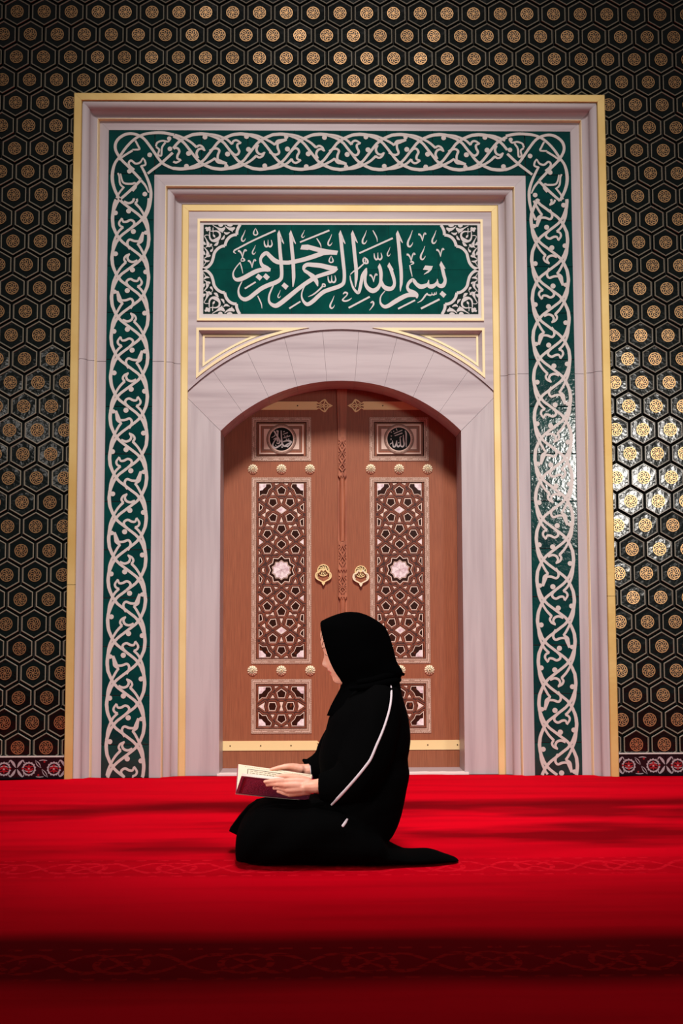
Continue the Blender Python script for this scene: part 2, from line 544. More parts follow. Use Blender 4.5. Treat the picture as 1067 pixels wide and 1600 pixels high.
# ---- green tile border with its scrolling vine
bor = MB()
for s in (-1, 1):
    bor.rect(min(s * 1.0548, s * 1.3148), max(s * 1.0548, s * 1.3148), 0.001, 3.632, 0.090, 0.13)
bor.rect(-1.0548, 1.0548, 3.3735, 3.632, 0.090, 0.13)
border = bor.build('tile_border', M['grout'], portal)
zj = [3.3758 - k * 0.26655 for k in range(13)] + [0.001]
G = 0.0011
def gtile(x0, x1, z0, z1):
    mb = MB()
    x0, x1, z0, z1 = x0 + G, x1 - G, z0 + G, z1 - G
    c = 0.003
    yf, yb = 0.0785, 0.092
    a = [(x0, z0), (x1, z0), (x1, z1), (x0, z1)]
    b = [(x0 + c, z0 + c), (x1 - c, z0 + c), (x1 - c, z1 - c), (x0 + c, z1 - c)]
    vs = [(p[0], yb, p[1]) for p in a] + [(p[0], yf + 0.0015, p[1]) for p in a] + [(p[0], yf, p[1]) for p in b]
    fs = [(8, 9, 10, 11)]
    for k in range(4):
        j = (k + 1) % 4
        fs += [(k, j, 4 + j, 4 + k), (4 + k, 4 + j, 8 + j, 8 + k)]
    mb.add(vs, fs)
    cx, cz = (x0 + x1) / 2, (z0 + z1) / 2
    mb.v = [(v[0] - cx, v[1] - 0.0785, v[2] - cz) for v in mb.v]
    o = mb.build('glazed_border_tile', M['green'], border)
    o.location = (cx, 0.0785, cz)
    o.rotation_euler = (random.gauss(0, 0.003), 0, random.gauss(0, 0.003))
for s in (-1, 1):
    xa, xb = (-1.315, -1.0545) if s < 0 else (1.0545, 1.315)
    for i in range(13):
        gtile(xa, xb, zj[i + 1], zj[i])
    gtile(xa, xb, 3.3758, 3.633)
for k in range(8):
    gtile(-1.0525 + k * 0.2631, -1.0525 + (k + 1) * 0.2631, 3.3735, 3.633)

P3 = 3 * 0.2264
KN, KS = 0.000724, P3 / 965.0
YV = 0.0765          # face of the slightly raised cream glaze
YVB = 0.0782
def arc_x(ds):
    """Lateral position of a strand at distance ds (zoom units) from its outer apex."""
    ks = [0, 65, 130, 185, 241.25, 297.5, 352.5, 417.5, 482.5]
    vs_ = [-143, -136, -110, -72, 0, 72, 110, 136, 143]
    ds = abs((ds + 482.5) % 965 - 482.5)
    return float(np.interp(ds, ks, vs_))

# motif strokes as traced (lateral, along) in tracing units; the along axis counts against the direction of travel
MOTIFS = [
 # lobed leaf (A), crossing at 205
 [[(138, 325, 9), (147, 255, 13), (165, 197, 13), (188, 152, 13), (222, 116, 13)], [(222, 118, 12), (198, 106, 12), (190, 80, 12), (212, 42, 9)],
  [(212, 45, 9), (222, 72, 12), (248, 72, 13), (278, 58, 13), (304, 72, 13), (305, 98, 13), (275, 130, 13)]],
 # small leaf (B), crossing at 510
 [[(137, 645, 9), (147, 578, 13), (168, 517, 13), (205, 450, 13), (247, 402, 14)], [(247, 405, 12), (232, 380, 12), (245, 352, 11), (276, 334, 7)],
  [(274, 338, 8), (258, 362, 12), (268, 390, 13), (300, 402, 13), (335, 388, 12)]],
 # hooked leaf (C), crossing at 850
 [[(137, 965, 9), (147, 898, 13), (168, 838, 13), (203, 768, 13), (226, 735, 12)], [(226, 738, 12), (194, 715, 13), (187, 685, 12), (180, 650, 11), (162, 638, 12)],
  [(185, 638, 8), (204, 690, 12), (216, 712, 12), (250, 713, 13), (286, 701, 13), (304, 722, 13), (300, 752, 13), (283, 780, 13)]],
]
DOTS = [(165, 335, 19), (160, 644, 17), (160, 965, 19), (301, 152, 20), (297, 466, 20)]

def vine(tf, s_lo, s_hi, name):
    """tf maps (n, s) to (x, z); a stretch of the three-strand scroll between s_lo and s_hi metres."""
    mb = MB()
    def T(zx, zy, w):
        x, z = tf((zx - 280) * KN, (205 - zy) * KS)
        return (x, z, w * KN * 1.12)
    y_lo, y_hi = 205 - s_hi / KS, 205 - s_lo / KS
    for strand in range(3):
        apex = 368 + strand * 965 / 3
        ys = np.arange(y_lo, y_hi, 26.0)
        ys = np.append(ys, y_hi)
        pts = [T(280 + arc_x(y - apex), y, 18.5 + 5 * (abs(arc_x(y - apex)) / 143) ** 4) for y in ys]
        mb.stroke(pts, YV - 0.0002 * strand, YVB, 0, 2)
    for per in range(-8, 9):
        off = per * 965
        for half in (0, 1):
            for mo_i, strokes in enumerate(MOTIFS):
                sh = off + (482.5 if half else 0)
                for st in strokes:
                    run = []
                    for p in catmull(st, 4) + [None]:      # cut the figure where the strip ends
                        if p is not None and y_lo < p[1] + sh < y_hi:
                            run.append(T((560 - p[0]) if half else p[0], p[1] + sh, p[2] * 1.27))
                        else:
                            if len(run) > 1:
                                mb.stroke(run, YV - 0.0007, YVB, 0, 1)
                            run = []
            for (zx, zy, r) in DOTS:
                yy = zy + off + (482.5 if half else 0)
                if y_lo + 10 < yy < y_hi - 10:
                    q = T((560 - zx) if half else zx, yy, 1)
                    mb.dot(q[0], q[1], r * KN, YV - 0.0008, YVB, 0, 14)
    return mb

XC = 1.18475
ZC = 3.508
zA_left = 0.0616 + 4 * 0.2264
v1 = vine(lambda n, s: (-XC + n, zA_left + s), -zA_left + 0.004, 3.235 - zA_left, 'left')
v1.build('vine_scroll', M['vine'], border)
zA_right = 0.3889 + 0.003
v2 = vine(lambda n, s: (XC - n, zA_right - s), zA_right - 3.235, zA_right - 0.004, 'right')
v2.build('vine_scroll', M['vine'], border)
v3 = vine(lambda n, s: (0.0015 + s, ZC - n), -0.95, 0.95, 'top')
v3.build('vine_scroll', M['vine'], border)

CORNER = [
 [(186, 612, 21), (150, 540, 22), (130, 470, 24), (130, 400, 24), (148, 330, 20), (186, 275, 19), (235, 205, 19), (300, 140, 19), (370, 103, 20), (450, 90, 21), (530, 90, 22), (610, 106, 22)],
 [(350, 455, 20), (262, 362, 20), (192, 290, 20), (152, 215, 21), (165, 150, 22), (225, 104, 22), (295, 98, 21), (368, 130, 20), (430, 205, 20), (505, 312, 20), (560, 350, 20), (615, 372, 20)],
 [(186, 612, 20), (262, 545, 20), (345, 465, 20)],
 [(404, 408, 18), (450, 372, 20), (512, 325, 20), (600, 245, 20)],
 [(352, 345, 14), (390, 420, 19), (420, 500, 21), (430, 575, 22), (415, 680, 20), (378, 765, 18)],
 [(350, 458, 18), (385, 500, 16), (412, 556, 8)],
 [(352, 350, 12), (386, 338, 12), (382, 308, 12), (366, 284, 8)],
 [(366, 288, 8), (346, 320, 12), (310, 330, 13), (276, 306, 13), (257, 322, 13), (265, 348, 13), (300, 378, 13)],
 [(285, 222, 10), (338, 218, 12), (330, 192, 12), (308, 150, 12)],
 [(180, 300, 12), (225, 265, 13), (286, 228, 14)],
 [(220, 520, 12), (190, 490, 12), (182, 430, 11), (172, 404, 11)],
 [(192, 408, 8), (214, 478, 12), (280, 488, 13), (304, 482, 13), (312, 512, 13), (286, 545, 13)],
 [(160, 600, 12), (185, 555, 12), (220, 512, 12)],
 [(468, 196, 12), (480, 166, 12), (520, 152, 12), (562, 158, 12), (582, 134, 12)],
 [(470, 200, 12), (494, 222, 12), (486, 258, 12), (510, 266, 12), (516, 205, 12), (542, 165, 12)],
]
CDOTS = [(262, 390, 19), (420, 262, 19), (572, 134, 17), (382, 568, 19), (578, 215, 19)]
for s in (-1, 1):
    mb = MB()
    def T(p):
        x, z = at(150 + p[0] / 5, 190 + p[1] / 5, 0.08)
        return (x if s < 0 else -x, z, p[2] * KN)
    for st in CORNER:
        mb.stroke([T((p[0], p[1], p[2] * (1.05 if p[2] > 15 else 1.25))) for p in st], YV - 0.0004, YVB, 0, 6)
    for d in CDOTS:
        q = T(d)
        mb.dot(q[0], q[1], d[2] * KN, YV - 0.0008, YVB, 0, 10)
    mb.build('vine_corner', M['vine'], border)

# ---- inner stone: jambs, arch stones, spandrel field
YF, YR = 0.148, 0.158        # field stones stand a little proud of the arch ring
RI, CI = 0.9467, 1.2588
RE, CE = 1.235, 1.265
HW = 0.8690
OPW = 0.679
ZS = CI + math.sqrt(RI * RI - OPW * OPW)
def arcp(R, C, a):
    return (R * math.sin(a), C + R * math.cos(a))
g = 0.0009
for s in (-1, 1):
    mb = MB()
    xo, zo = arcp(RE, CE, math.radians(45.8))
    zt = ZS + (zo - ZS) * (HW - OPW) / (xo - OPW)
    mb.poly([(s * HW, 0.001), (s * OPW, 0.001), (s * OPW, ZS - g), (s * HW, zt - g)], YR, 0.424)
    mb.build('jamb_stone', M['stone_v'], portal)
angs = [math.radians(a) for a in (-45.8, -36, -25.6, -15.1, -4.8, 4.8, 15.1, 25.6, 36, 45.8)]
for i in range(9):
    a0, a1 = angs[i] + 0.0005, angs[i + 1] - 0.0005
    n = 8
    inner = [arcp(RI, CI, a0 + (a1 - a0) * k / n) for k in range(n + 1)]
    outer = [arcp(RE - 0.002, CE, a1 + (a0 - a1) * k / n) for k in range(n + 1)]
    mb = MB()
    mb.poly(inner + outer, YR, 0.424)
    mb.build('arch_stone', M['stone_h'], portal)

XT, ZT, RT = 0.818, 2.507, 1.255
def arc_line(R, x0, x1, n=28):
    return [(x0 + (x1 - x0) * k / n, CE + math.sqrt(R * R - (x0 + (x1 - x0) * k / n) ** 2)) for k in range(n + 1)]
xb_t = math.sqrt(RT * RT - (ZT - CE) ** 2)
fields = []
fields.append(arc_line(RE, -HW, HW, 48) + [(x, min(z, ZT)) for x, z in arc_line(RT, HW, -HW, 48)])                       # rim above the arch
for s in (-1, 1):
    z0 = CE + math.sqrt(RT * RT - HW * HW)
    z1 = CE + math.sqrt(RT * RT - XT * XT)
    fields.append([(s * HW, z0), (s * XT, z1), (s * XT, ZT), (s * HW, ZT)])
    fields.append([(s * HW, 2.5475), (s * 0.8152, 2.5475), (s * 0.8152, 3.138), (s * HW, 3.138)])
fields.append([(-HW, ZT), (HW, ZT), (HW, 2.5475), (-HW, 2.5475)])
fields.append([(-HW, 3.138), (HW, 3.138), (HW, 3.192), (-HW, 3.192)])
for fpts in fields:
    mb = MB()
    mb.poly(fpts, YF, 0.30)
    mb.build('field_stone', M['stone_h'], portal)

def tri_ring(d, s, n=26):
    xl, zt, R = XT - d, ZT - d, RT + d
    x_b = math.sqrt(R * R - (zt - CE) ** 2)
    pts = [(s * xl, zt)]
    for k in range(n + 1):
        x = xl + (x_b - xl) * k / n
        pts.append((s * x, CE + math.sqrt(R * R - x * x)))
    return pts
for s in (-1, 1):
    for d0, d1, y0, y1, mt, nm in ((0.0, 0.0145, 0.143, 0.143, 'gold_pale', 'gilded_line'), (0.0145, 0.034, 0.148, 0.176, 'stone_h', 'sunk_edge'),
                                   (0.034, 0.0455, 0.170, 0.170, 'gold_pale', 'gilded_line')):
        a, b = tri_ring(d0, s), tri_ring(d1, s)
        n = len(a)
        mb = MB()
        vs = [(p[0], y0, p[1]) for p in a] + [(p[0], y1, p[1]) for p in b]
        fs = [(k, (k + 1) % n, n + (k + 1) % n, n + k) for k in range(n)]
        if nm == 'gilded_line':
            vs += [(p[0], y0 + 0.02, p[1]) for p in a] + [(p[0], y1 + 0.02, p[1]) for p in b]
            fs += [(2 * n + k, 2 * n + (k + 1) % n, (k + 1) % n, k) for k in range(n)]
            fs += [(n + k, n + (k + 1) % n, 3 * n + (k + 1) % n, 3 * n + k) for k in range(n)]
        if s > 0:
            fs = [f[::-1] for f in fs]
        mb.add(vs, fs)
        mb.build(nm, M[mt], portal)
    mb = MB()
    mb.poly(tri_ring(0.0455, s), 0.176, 0.2)
    mb.build('spandrel_panel', M['stone_h'], portal)

# threshold under the doors
mb = MB()
mb.rect(-0.70, 0.70, 0.0005, 0.010, 0.20, 0.50)
mb.build('threshold', M['threshold'], portal)
mb = MB()
pts = []
xs = np.linspace(-0.69, 0.70, 60)
top = [(x, 0.012 + 0.002 * random.random()) for x in xs]
mb.poly([(x, 0.0005) for x in xs] + top[::-1], 0.150, 0.20)
mb.build('threshold_edge', M['white_strip'], portal)

# ------------------------------------------------------------------ calligraphy panel
panel = bpy.data.objects.new('calligraphy_panel', None)
COL.objects.link(panel)
panel.location = (0, 0.15, 2.55)
tag(panel, 'green tile panel of white Arabic calligraphy in a thin gilded frame above the arch', 'calligraphy panel')
def pl(o):
    o.location = o.location - panel.location
    return o
PX0, PX1, PZ0, PZ1 = -0.815, 0.815, 2.5477, 3.1375
W = 0.0135
for nm, pts in (('frame_side', [(PX0, PZ0), (PX1, PZ0), (PX1 - W, PZ0 + W), (PX0 + W, PZ0 + W)]),
                ('frame_side', [(PX0, PZ1), (PX1, PZ1), (PX1 - W, PZ1 - W), (PX0 + W, PZ1 - W)]),
                ('frame_side', [(PX0, PZ0), (PX0 + W, PZ0 + W), (PX0 + W, PZ1 - W), (PX0, PZ1)]),
                ('frame_side', [(PX1, PZ0), (PX1 - W, PZ0 + W), (PX1 - W, PZ1 - W), (PX1, PZ1)])):
    mb = MB()
    mb.poly(pts, 0.140, 0.170)
    pl(mb.build(nm, M['gold_pale'], panel))
mb = MB()
mb.rect(PX0 + W, PX1 - W, PZ0 + W, PZ1 - W, 0.160, 0.175)
pl(mb.build('bedding', M['grout'], panel))
def pz(py):
    return 2.846 - (py - 421.5) * 0.003714
def pxx(px):
    return (px - 532.8) * 0.003664
xt = [PX0 + W] + [pxx(v) for v in (380.3, 456.8, 533.0, 608.4, 685.2)] + [PX1 - W]
zt = [PZ0 + W, pz(421.7), PZ1 - W]
for i in range(6):
    for j in range(2):
        mb = MB()
        mb.rect(xt[i] + 0.0007, xt[i + 1] - 0.0007, zt[j] + 0.0007, zt[j + 1] - 0.0007, 0.150, 0.161)
        pl(mb.build('panel_tile', M['green_panel'], panel))
Y1, Y2, Y3, Y4, YB = 0.1496, 0.1492, 0.1488, 0.1484, 0.1501
# pale border line
mb = MB()
BX0, BX1, BZ0, BZ1 = PX0 + W, PX1 - W, PZ0 + W, PZ1 - W
CX0, CX1, CZ0, CZ1 = -0.7805, 0.7845, 2.5865, 3.1055
for pts in ([(BX0, BZ0), (BX1, BZ0), (CX1, CZ0), (CX0, CZ0)], [(BX0, BZ1), (BX1, BZ1), (CX1, CZ1), (CX0, CZ1)],
            [(BX0, BZ0), (CX0, CZ0), (CX0, CZ1), (BX0, BZ1)], [(BX1, BZ0), (CX1, CZ0), (CX1, CZ1), (BX1, BZ1)]):
    mb.poly(pts, Y2, YB)
pl(mb.build('pale_border', M['letter'], panel))
# corner ornaments
SCAL = [(905, 128), (868, 190), (842, 260), (836, 338), (770, 345), (690, 385), (625, 465), (590, 572), (520, 585), (440, 635), (375, 720), (348, 830), (312, 930), (235, 1015), (128, 1056)]
ORN = [[(182, 190, 40), (240, 218, 60), (290, 245, 40)], [(210, 262, 40), (240, 218, 60), (285, 180, 40)],
 [(272, 268, 16), (278, 400, 34), (330, 462, 46), (420, 448, 84), (482, 380, 46), (480, 305, 40), (420, 262, 30), (340, 264, 20), (275, 262, 12)],
 [(345, 330, 14), (365, 365, 44), (385, 395, 14)], [(335, 140, 12), (430, 195, 28), (520, 240, 84), (592, 188, 30)], [(520, 250, 40), (540, 300, 12)],
 [(590, 150, 12), (655, 200, 40), (735, 222, 74), (795, 188, 30)], [(730, 230, 40), (745, 280, 12)],
 [(568, 280, 10), (620, 315, 50), (692, 288, 14)], [(510, 440, 10), (555, 412, 48), (582, 348, 14)], [(368, 565, 14), (415, 540, 58), (462, 480, 12)],
 [(165, 370, 12), (220, 470, 30), (258, 560, 84), (325, 540, 26)], [(250, 560, 40), (190, 610, 10)],
 [(158, 600, 12), (228, 690, 38), (240, 768, 80), (295, 778, 26)], [(240, 780, 40), (160, 835, 10)],
 [(318, 578, 12), (342, 625, 14), (308, 680, 50), (300, 700, 10)], [(155, 850, 12), (205, 892, 48), (275, 884, 14)], [(195, 915, 16), (155, 985, 10)],
 [(455, 138, 20), (505, 150, 56), (550, 138, 20)], [(640, 138, 20), (700, 148, 46), (750, 138, 16)], [(155, 480, 16), (160, 520, 60), (200, 545, 10)], [(155, 680, 14), (160, 730, 50), (180, 760, 10)],
 [(160, 375, 12), (200, 345, 16), (262, 350, 12)], [(345, 190, 14), (342, 230, 18), (350, 320, 8)]]
OS = 1 / 13.34
for sx in (-1, 1):
    for sz in (-1, 1):
        def T(p):
            x, z = pxx(308 + p[0] * OS), pz(342 + p[1] * OS)
            x = CX0 + (x - pxx(308 + 148 * OS))
            z = CZ1 + (z - pz(342 + 128 * OS))
            if sx > 0:
                x = CX0 + CX1 - x
            if sz < 0:
                z = CZ0 + CZ1 - z
            return (x, z)
        mb = MB()
        mb.poly([T((148, 128))] + [T(p) for p in SCAL], Y1, YB, 1)
        for a in ORN:
            mb.stroke([T(p) + (p[2] * OS * 0.00366,) for p in a], Y3, YB, 0, 4)
        for i0, i1 in ((0, 3), (3, 7), (7, 14)):
            mb.stroke([T(SCAL[i]) + (60 * OS * 0.00366,) for i in range(i0, i1 + 1)], Y2, YB, 0, 5)
        pl(mb.build('corner_ornament', [M['letter'], M['green_dark']], panel))
# lettering, traced cell by cell (origin in photo pixels, ten and two thirds units to the pixel)
CELL = {'A': (360, 350), 'C': (450, 350), 'E': (530, 350), 'G': (610, 350), 'B': (360, 420), 'D': (450, 420), 'F': (530, 420), 'H': (610, 420)}
def LT(c, p):
    x0, y0 = CELL[c]
    q = (pxx(x0 + p[0] / 10.67), pz(y0 + p[1] / 10.67))
    return q + (p[2] / 10.67 * 0.0037,) if len(p) > 2 else q
let = MB()
STRK = [
 ('A', [(108, 502, 12), (72, 474, 22), (95, 438, 26)]), ('A', [(80, 448, 26), (400, 280, 28), (765, 112, 30)]),
 ('A', [(820, 180, 50), (840, 450, 56), (862, 700, 58), (868, 850, 56), (845, 930, 62), (760, 985, 72), (640, 1030, 72), (530, 1085, 70), (420, 1170, 68), (330, 1240, 68), (250, 1265, 64), (180, 1220, 46), (152, 1140, 32), (165, 1060, 24), (213, 965, 14)]),
 ('C', [(60, 180, 56), (75, 400, 58), (95, 600, 58), (103, 800, 56), (105, 900, 54), (100, 980, 38), (93, 1055, 14)]),
 ('A', [(1000, 652, 66), (880, 650, 70), (800, 640, 76), (730, 600, 74), (665, 535, 66), (615, 492, 64), (560, 522, 60), (522, 580, 48), (520, 640, 44), (550, 700, 60), (620, 740, 66), (668, 762, 40)]),
 ('A', [(678, 745, 20), (665, 800, 24)]),
 ('A', [(655, 775, 60), (560, 768, 66), (450, 795, 72), (330, 857, 74), (230, 912, 74), (150, 938, 66), (95, 925, 46), (65, 870, 30), (72, 800, 22), (120, 720, 18), (185, 645, 18)]),
 ('A', [(178, 650, 14), (205, 740, 18), (225, 835, 6)]), ('A', [(190, 615, 14), (215, 575, 18), (250, 605, 26), (235, 625, 20), (190, 625, 16)]),
 ('B', [(257, 340, 28), (437, 228, 26)]),
 ('C', [(210, 310, 26), (700, 110, 30)]),
 ('C', [(268, 775, 36), (285, 715, 60), (335, 685, 66), (420, 688, 74), (560, 702, 78), (700, 735, 82), (825, 748, 60)]),
 ('C', [(822, 740, 60), (760, 795, 66), (650, 832, 66), (500, 882, 62), (400, 937, 70), (250, 1037, 68), (100, 1157, 72), (0, 1240, 76), (-100, 1320, 76), (-190, 1370, 74), (-270, 1340, 48), (-303, 1280, 36), (-297, 1190, 30), (-262, 1100, 26), (-222, 1020, 16)]),
 ('C', [(262, 765, 20), (295, 790, 52), (360, 832, 58), (430, 890, 80), (480, 960, 66), (505, 1045, 16)]),
 ('C', [(885, 190, 56), (905, 400, 56), (930, 650, 56), (945, 800, 54), (945, 920, 54), (925, 1000, 60), (850, 1050, 68), (730, 1090, 68), (610, 1135, 68), (520, 1205, 66), (430, 1290, 66), (340, 1345, 64), (280, 1310, 46), (240, 1230, 28), (245, 1140, 20), (290, 1040, 18), (330, 1000, 20)]),
 ('D', [(345, 475, 8), (430, 435, 22), (520, 365, 26), (580, 300, 26), (588, 262, 24), (620, 268, 24), (625, 300, 20), (590, 306, 14)]),
 ('D', [(33, 668, 28), (217, 552, 26)]),
 ('F', [(70, 430, 14), (100, 402, 28), (140, 412, 26), (130, 450, 18), (80, 500, 20), (65, 530, 28), (110, 545, 28), (170, 525, 22), (215, 492, 8)]),
 ('E', [(235, 180, 56), (255, 400, 58), (275, 600, 58), (288, 747, 58), (290, 860, 54), (285, 960, 40), (275, 1060, 12)]),
 ('E', [(415, 560, 22), (468, 598, 32), (482, 648, 30), (450, 664, 26), (412, 640, 26), (408, 600, 26), (420, 560, 16)]), ('E', [(440, 600, 14), (447, 650, 14)]),
 ('E', [(418, 665, 20), (330, 745, 26), (250, 795, 22), (192, 848, 14)]),
 ('E', [(187, 865, 10), (200, 950, 26), (245, 1080, 36), (318, 1152, 50), (352, 1080, 52), (375, 960, 54), (400, 860, 58), (440, 785, 44), (462, 738, 14)]),
 ('E', [(462, 742, 16), (450, 820, 44), (440, 900, 42), (440, 990, 48), (480, 1070, 64), (560, 1120, 80), (640, 1082, 64), (690, 990, 48), (702, 850, 56), (688, 740, 54), (680, 665, 10)]),
 ('E', [(705, 955, 42), (740, 1040, 62), (810, 1085, 78), (885, 1075, 64), (925, 1000, 48), (905, 880, 54), (868, 770, 54), (842, 700, 52)]),
 ('G', [(132, 180, 56), (150, 400, 56), (165, 600, 56), (180, 747, 56), (185, 880, 54), (182, 1000, 46), (172, 1060, 32), (168, 1130, 10)]),
 ('E', [(343, 492, 28), (902, 238, 30)]),
 ('F', [(162, 658, 30), (513, 472, 30)]), ('F', [(525, 575, 14), (560, 557, 32), (576, 590, 28), (558, 632, 20), (505, 700, 8)]),
 ('G', [(850, 670, 40), (868, 740, 54), (895, 860, 56), (914, 950, 52), (880, 1028, 68), (825, 1037, 64), (787, 1000, 46), (785, 920, 8)]),
 ('G', [(792, 960, 30), (745, 1020, 54), (685, 1047, 74), (630, 1025, 52), (642, 936, 8)]),
 ('G', [(645, 990, 30), (590, 1030, 62), (505, 1050, 76), (435, 1005, 60), (400, 958, 58), (368, 936, 54), (312, 985, 50), (285, 1055, 44), (312, 1112, 60), (380, 1150, 80), (435, 1190, 68), (440, 1245, 20)]),
 ('G', [(420, 1190, 66), (290, 1192, 70), (180, 1240, 74), (60, 1310, 72), (-25, 1365, 66), (-95, 1385, 58), (-150, 1345, 40), (-168, 1285, 26), (-153, 1205, 20), (-85, 1118, 12)]),
 ('G', [(335, 640, 18), (372, 635, 28), (390, 660, 22), (345, 682, 16)]), ('G', [(328, 690, 20), (345, 780, 22), (368, 885, 8)]),
 ('H', [(450, 572, 8), (520, 530, 22), (590, 440, 28), (622, 412, 18)]), ('H', [(600, 430, 22), (660, 445, 26), (690, 430, 16), (690, 398, 8)]),
 ('H', [(695, 435, 18), (730, 435, 26), (735, 398, 8)]), ('H', [(740, 430, 18), (762, 425, 18), (765, 385, 6)]),
 ('H', [(128, 672, 28), (412, 528, 28)]), ('H', [(508, 668, 32), (818, 512, 32)]),
]
for c, pts in STRK:
    let.stroke([LT(c, p) for p in pts], Y4, YB, 0, 6)
PLY = [('C', [(240, 355), (340, 348), (430, 372), (560, 408), (700, 435), (845, 452), (822, 522), (720, 515), (610, 525), (450, 583), (300, 630), (130, 668), (-10, 688), (-10, 622), (120, 600), (260, 565), (400, 520), (520, 476), (355, 432), (340, 440), (215, 430)]),
 ('B', [(435, 147), (480, 90), (553, 145), (505, 207)]), ('B', [(555, 140), (603, 82), (672, 145), (622, 200)]), ('B', [(863, 290), (910, 236), (982, 297), (935, 357)]),
 ('H', [(818, 425), (862, 372), (932, 432), (885, 488)]), ('G', [(585, 695), (712, 705), (690, 765), (640, 815), (558, 852), (572, 830), (640, 775), (545, 765)])]
for c, x, b in (('A', 825, 1), ('C', 60, 1), ('C', 885, 1), ('E', 235, .92), ('G', 132, .92)):
    PLY.append((c, [(x, 105), (x - 32, 172), (x - 25, 200), (x - 5, 215), (x + 35, 225), (x + 40, 105 + 190 * b), (x + 78, 105 + 238 * b), (x + 82, 105 + 220 * b)]))
PLY.append(('E', [(840, 645), (808, 705), (818, 735), (865, 745), (872, 745), (903, 784), (908, 762)]))
PLY.append(('E', [(680, 660), (648, 722), (660, 760), (715, 760)]))
PLY.append(('G', [(850, 620), (822, 685), (838, 725), (878, 722), (915, 757), (919, 738)]))
for c, pts in PLY:
    let.poly([LT(c, p) for p in pts], Y4 - 0.0001, YB)
def glyph(c, box, strokes):
    x0, y0, x1, y1 = box
    for st in strokes:
        let.stroke([LT(c, (x0 + a * (x1 - x0), y0 + b * (y1 - y0), w * (x1 - x0))) for a, b, w in st], Y4, YB, 0, 5)
HOOK = [[(.93, .0, .06), (.58, .35, .2), (.2, .66, .3), (.2, .86, .32), (.5, .93, .26), (.85, .8, .14), (.98, .68, .05)]]
VEE = [[(.05, .2, .2), (.22, .22, .22), (.42, .48, .15), (.55, 1, .04)], [(.98, .22, .18), (.85, .07, .2), (.7, .3, .14), (.6, .7, .11), (.56, 1, .05)]]
RING = [[(.5, .0, .06), (.82, .45, .22), (.88, .75, .26), (.5, .9, .27), (.14, .75, .26), (.2, .42, .22), (.5, .02, .08)]]
SHAD = [[(.03, .1, .08), (.08, .6, .17), (.25, .88, .2), (.45, .75, .16), (.48, .0, .05)], [(.47, .6, .1), (.6, .85, .18), (.8, .85, .2), (.95, .55, .16), (.85, .02, .06)]]
ALIF = [[(.1, .02, .18), (.5, .35, .24), (.85, .7, .2), (.93, 1, .08)]]
for c, b in (('A', (190, 105, 270, 310)), ('A', (372, 360, 438, 522)), ('C', (232, 105, 292, 240)), ('C', (665, 170, 748, 378)), ('B', (797, 360, 852, 500)),
             ('D', (695, 455, 785, 680)), ('E', (382, 110, 472, 350)), ('E', (800, 385, 862, 550)), ('G', (280, 105, 385, 402)), ('G', (495, 370, 590, 612)), ('G', (690, 105, 780, 342))):
    glyph(c, b, HOOK)
for c, b in (('A', (135, 430, 285, 575)), ('A', (300, 595, 440, 740)), ('F', (502, 85, 640, 228)), ('G', (465, 145, 605, 290)), ('G', (268, 485, 420, 630)), ('G', (765, 405, 902, 550))):
    glyph(c, b, VEE)
for c, b in (('A', (390, 75, 475, 205)), ('C', (685, 535, 770, 662))):
    glyph(c, b, RING)
for c, b in (('A', (572, 270, 715, 400)), ('D', (670, 115, 810, 248)), ('E', (585, 480, 725, 612))):
    glyph(c, b, SHAD)
for c, b in (('C', (480, 240, 568, 405)), ('B', (462, 455, 548, 670)), ('E', (562, 105, 650, 300))):
    glyph(c, b, ALIF)
pl(let.build('lettering', M['letter'], panel))
# ------------------------------------------------------------------ the two door leaves
YD = 0.430
PCX = 0.344                       # panel centre from the middle joint
KZ = 0.000349                     # one tracing unit of the door panels in metres
def arcz(x, R=0.965):
    return CI + math.sqrt(max(R * R - x * x, 0.0))

PANELS = {'top': (2.0385, 1.781), 'mid': (1.6845, 0.6033), 'low': (0.5155, 0.2050)}
PXO = 0.1735                      # panel half width
FRW = 0.0275

# inlay outlines, tracing units around the panel centre (x right, y down); upper left quarter and axis pieces
CX_, CY_ = 527, 1627
MID_BIG = [  # pentagons and lozenge
 ('inlay_pentagon', [(527, 215), (608, 278), (580, 365), (475, 365), (447, 278)], 'axis'),
 ('inlay_pentagon', [(328, 430), (440, 430), (462, 520), (383, 582), (308, 520)], 'both'),
 ('inlay_pentagon', [(383, 670), (460, 715), (437, 822), (345, 817), (305, 745)], 'both'),
 ('inlay_pentagon', [(475, 870), (580, 870), (610, 955), (527, 1035), (445, 955)], 'axis'),
 ('inlay_pentagon', [(255, 958), (340, 958), (375, 1030), (290, 1115), (212, 1045)], 'both'),
 ('inlay_pentagon', [(527, 1118), (598, 1172), (606, 1215), (527, 1285), (448, 1215), (456, 1172)], 'axis'),
 ('inlay_pentagon', [(290, 1200), (375, 1265), (345, 1350), (240, 1350), (212, 1265)], 'both'),
]
MID_LOZ = [(527, 560), (617, 625), (527, 690), (437, 625)]
MID_HALF = [[(152, 505), (225, 565), (205, 615), (152, 655)], [(152, 755), (225, 795), (205, 895), (152, 895)], [(152, 1415), (190, 1415), (215, 1490), (152, 1560)]]
MID_CORNER = [(155, 180), (350, 180), (372, 240), (320, 285), (285, 370), (215, 365), (155, 405)]
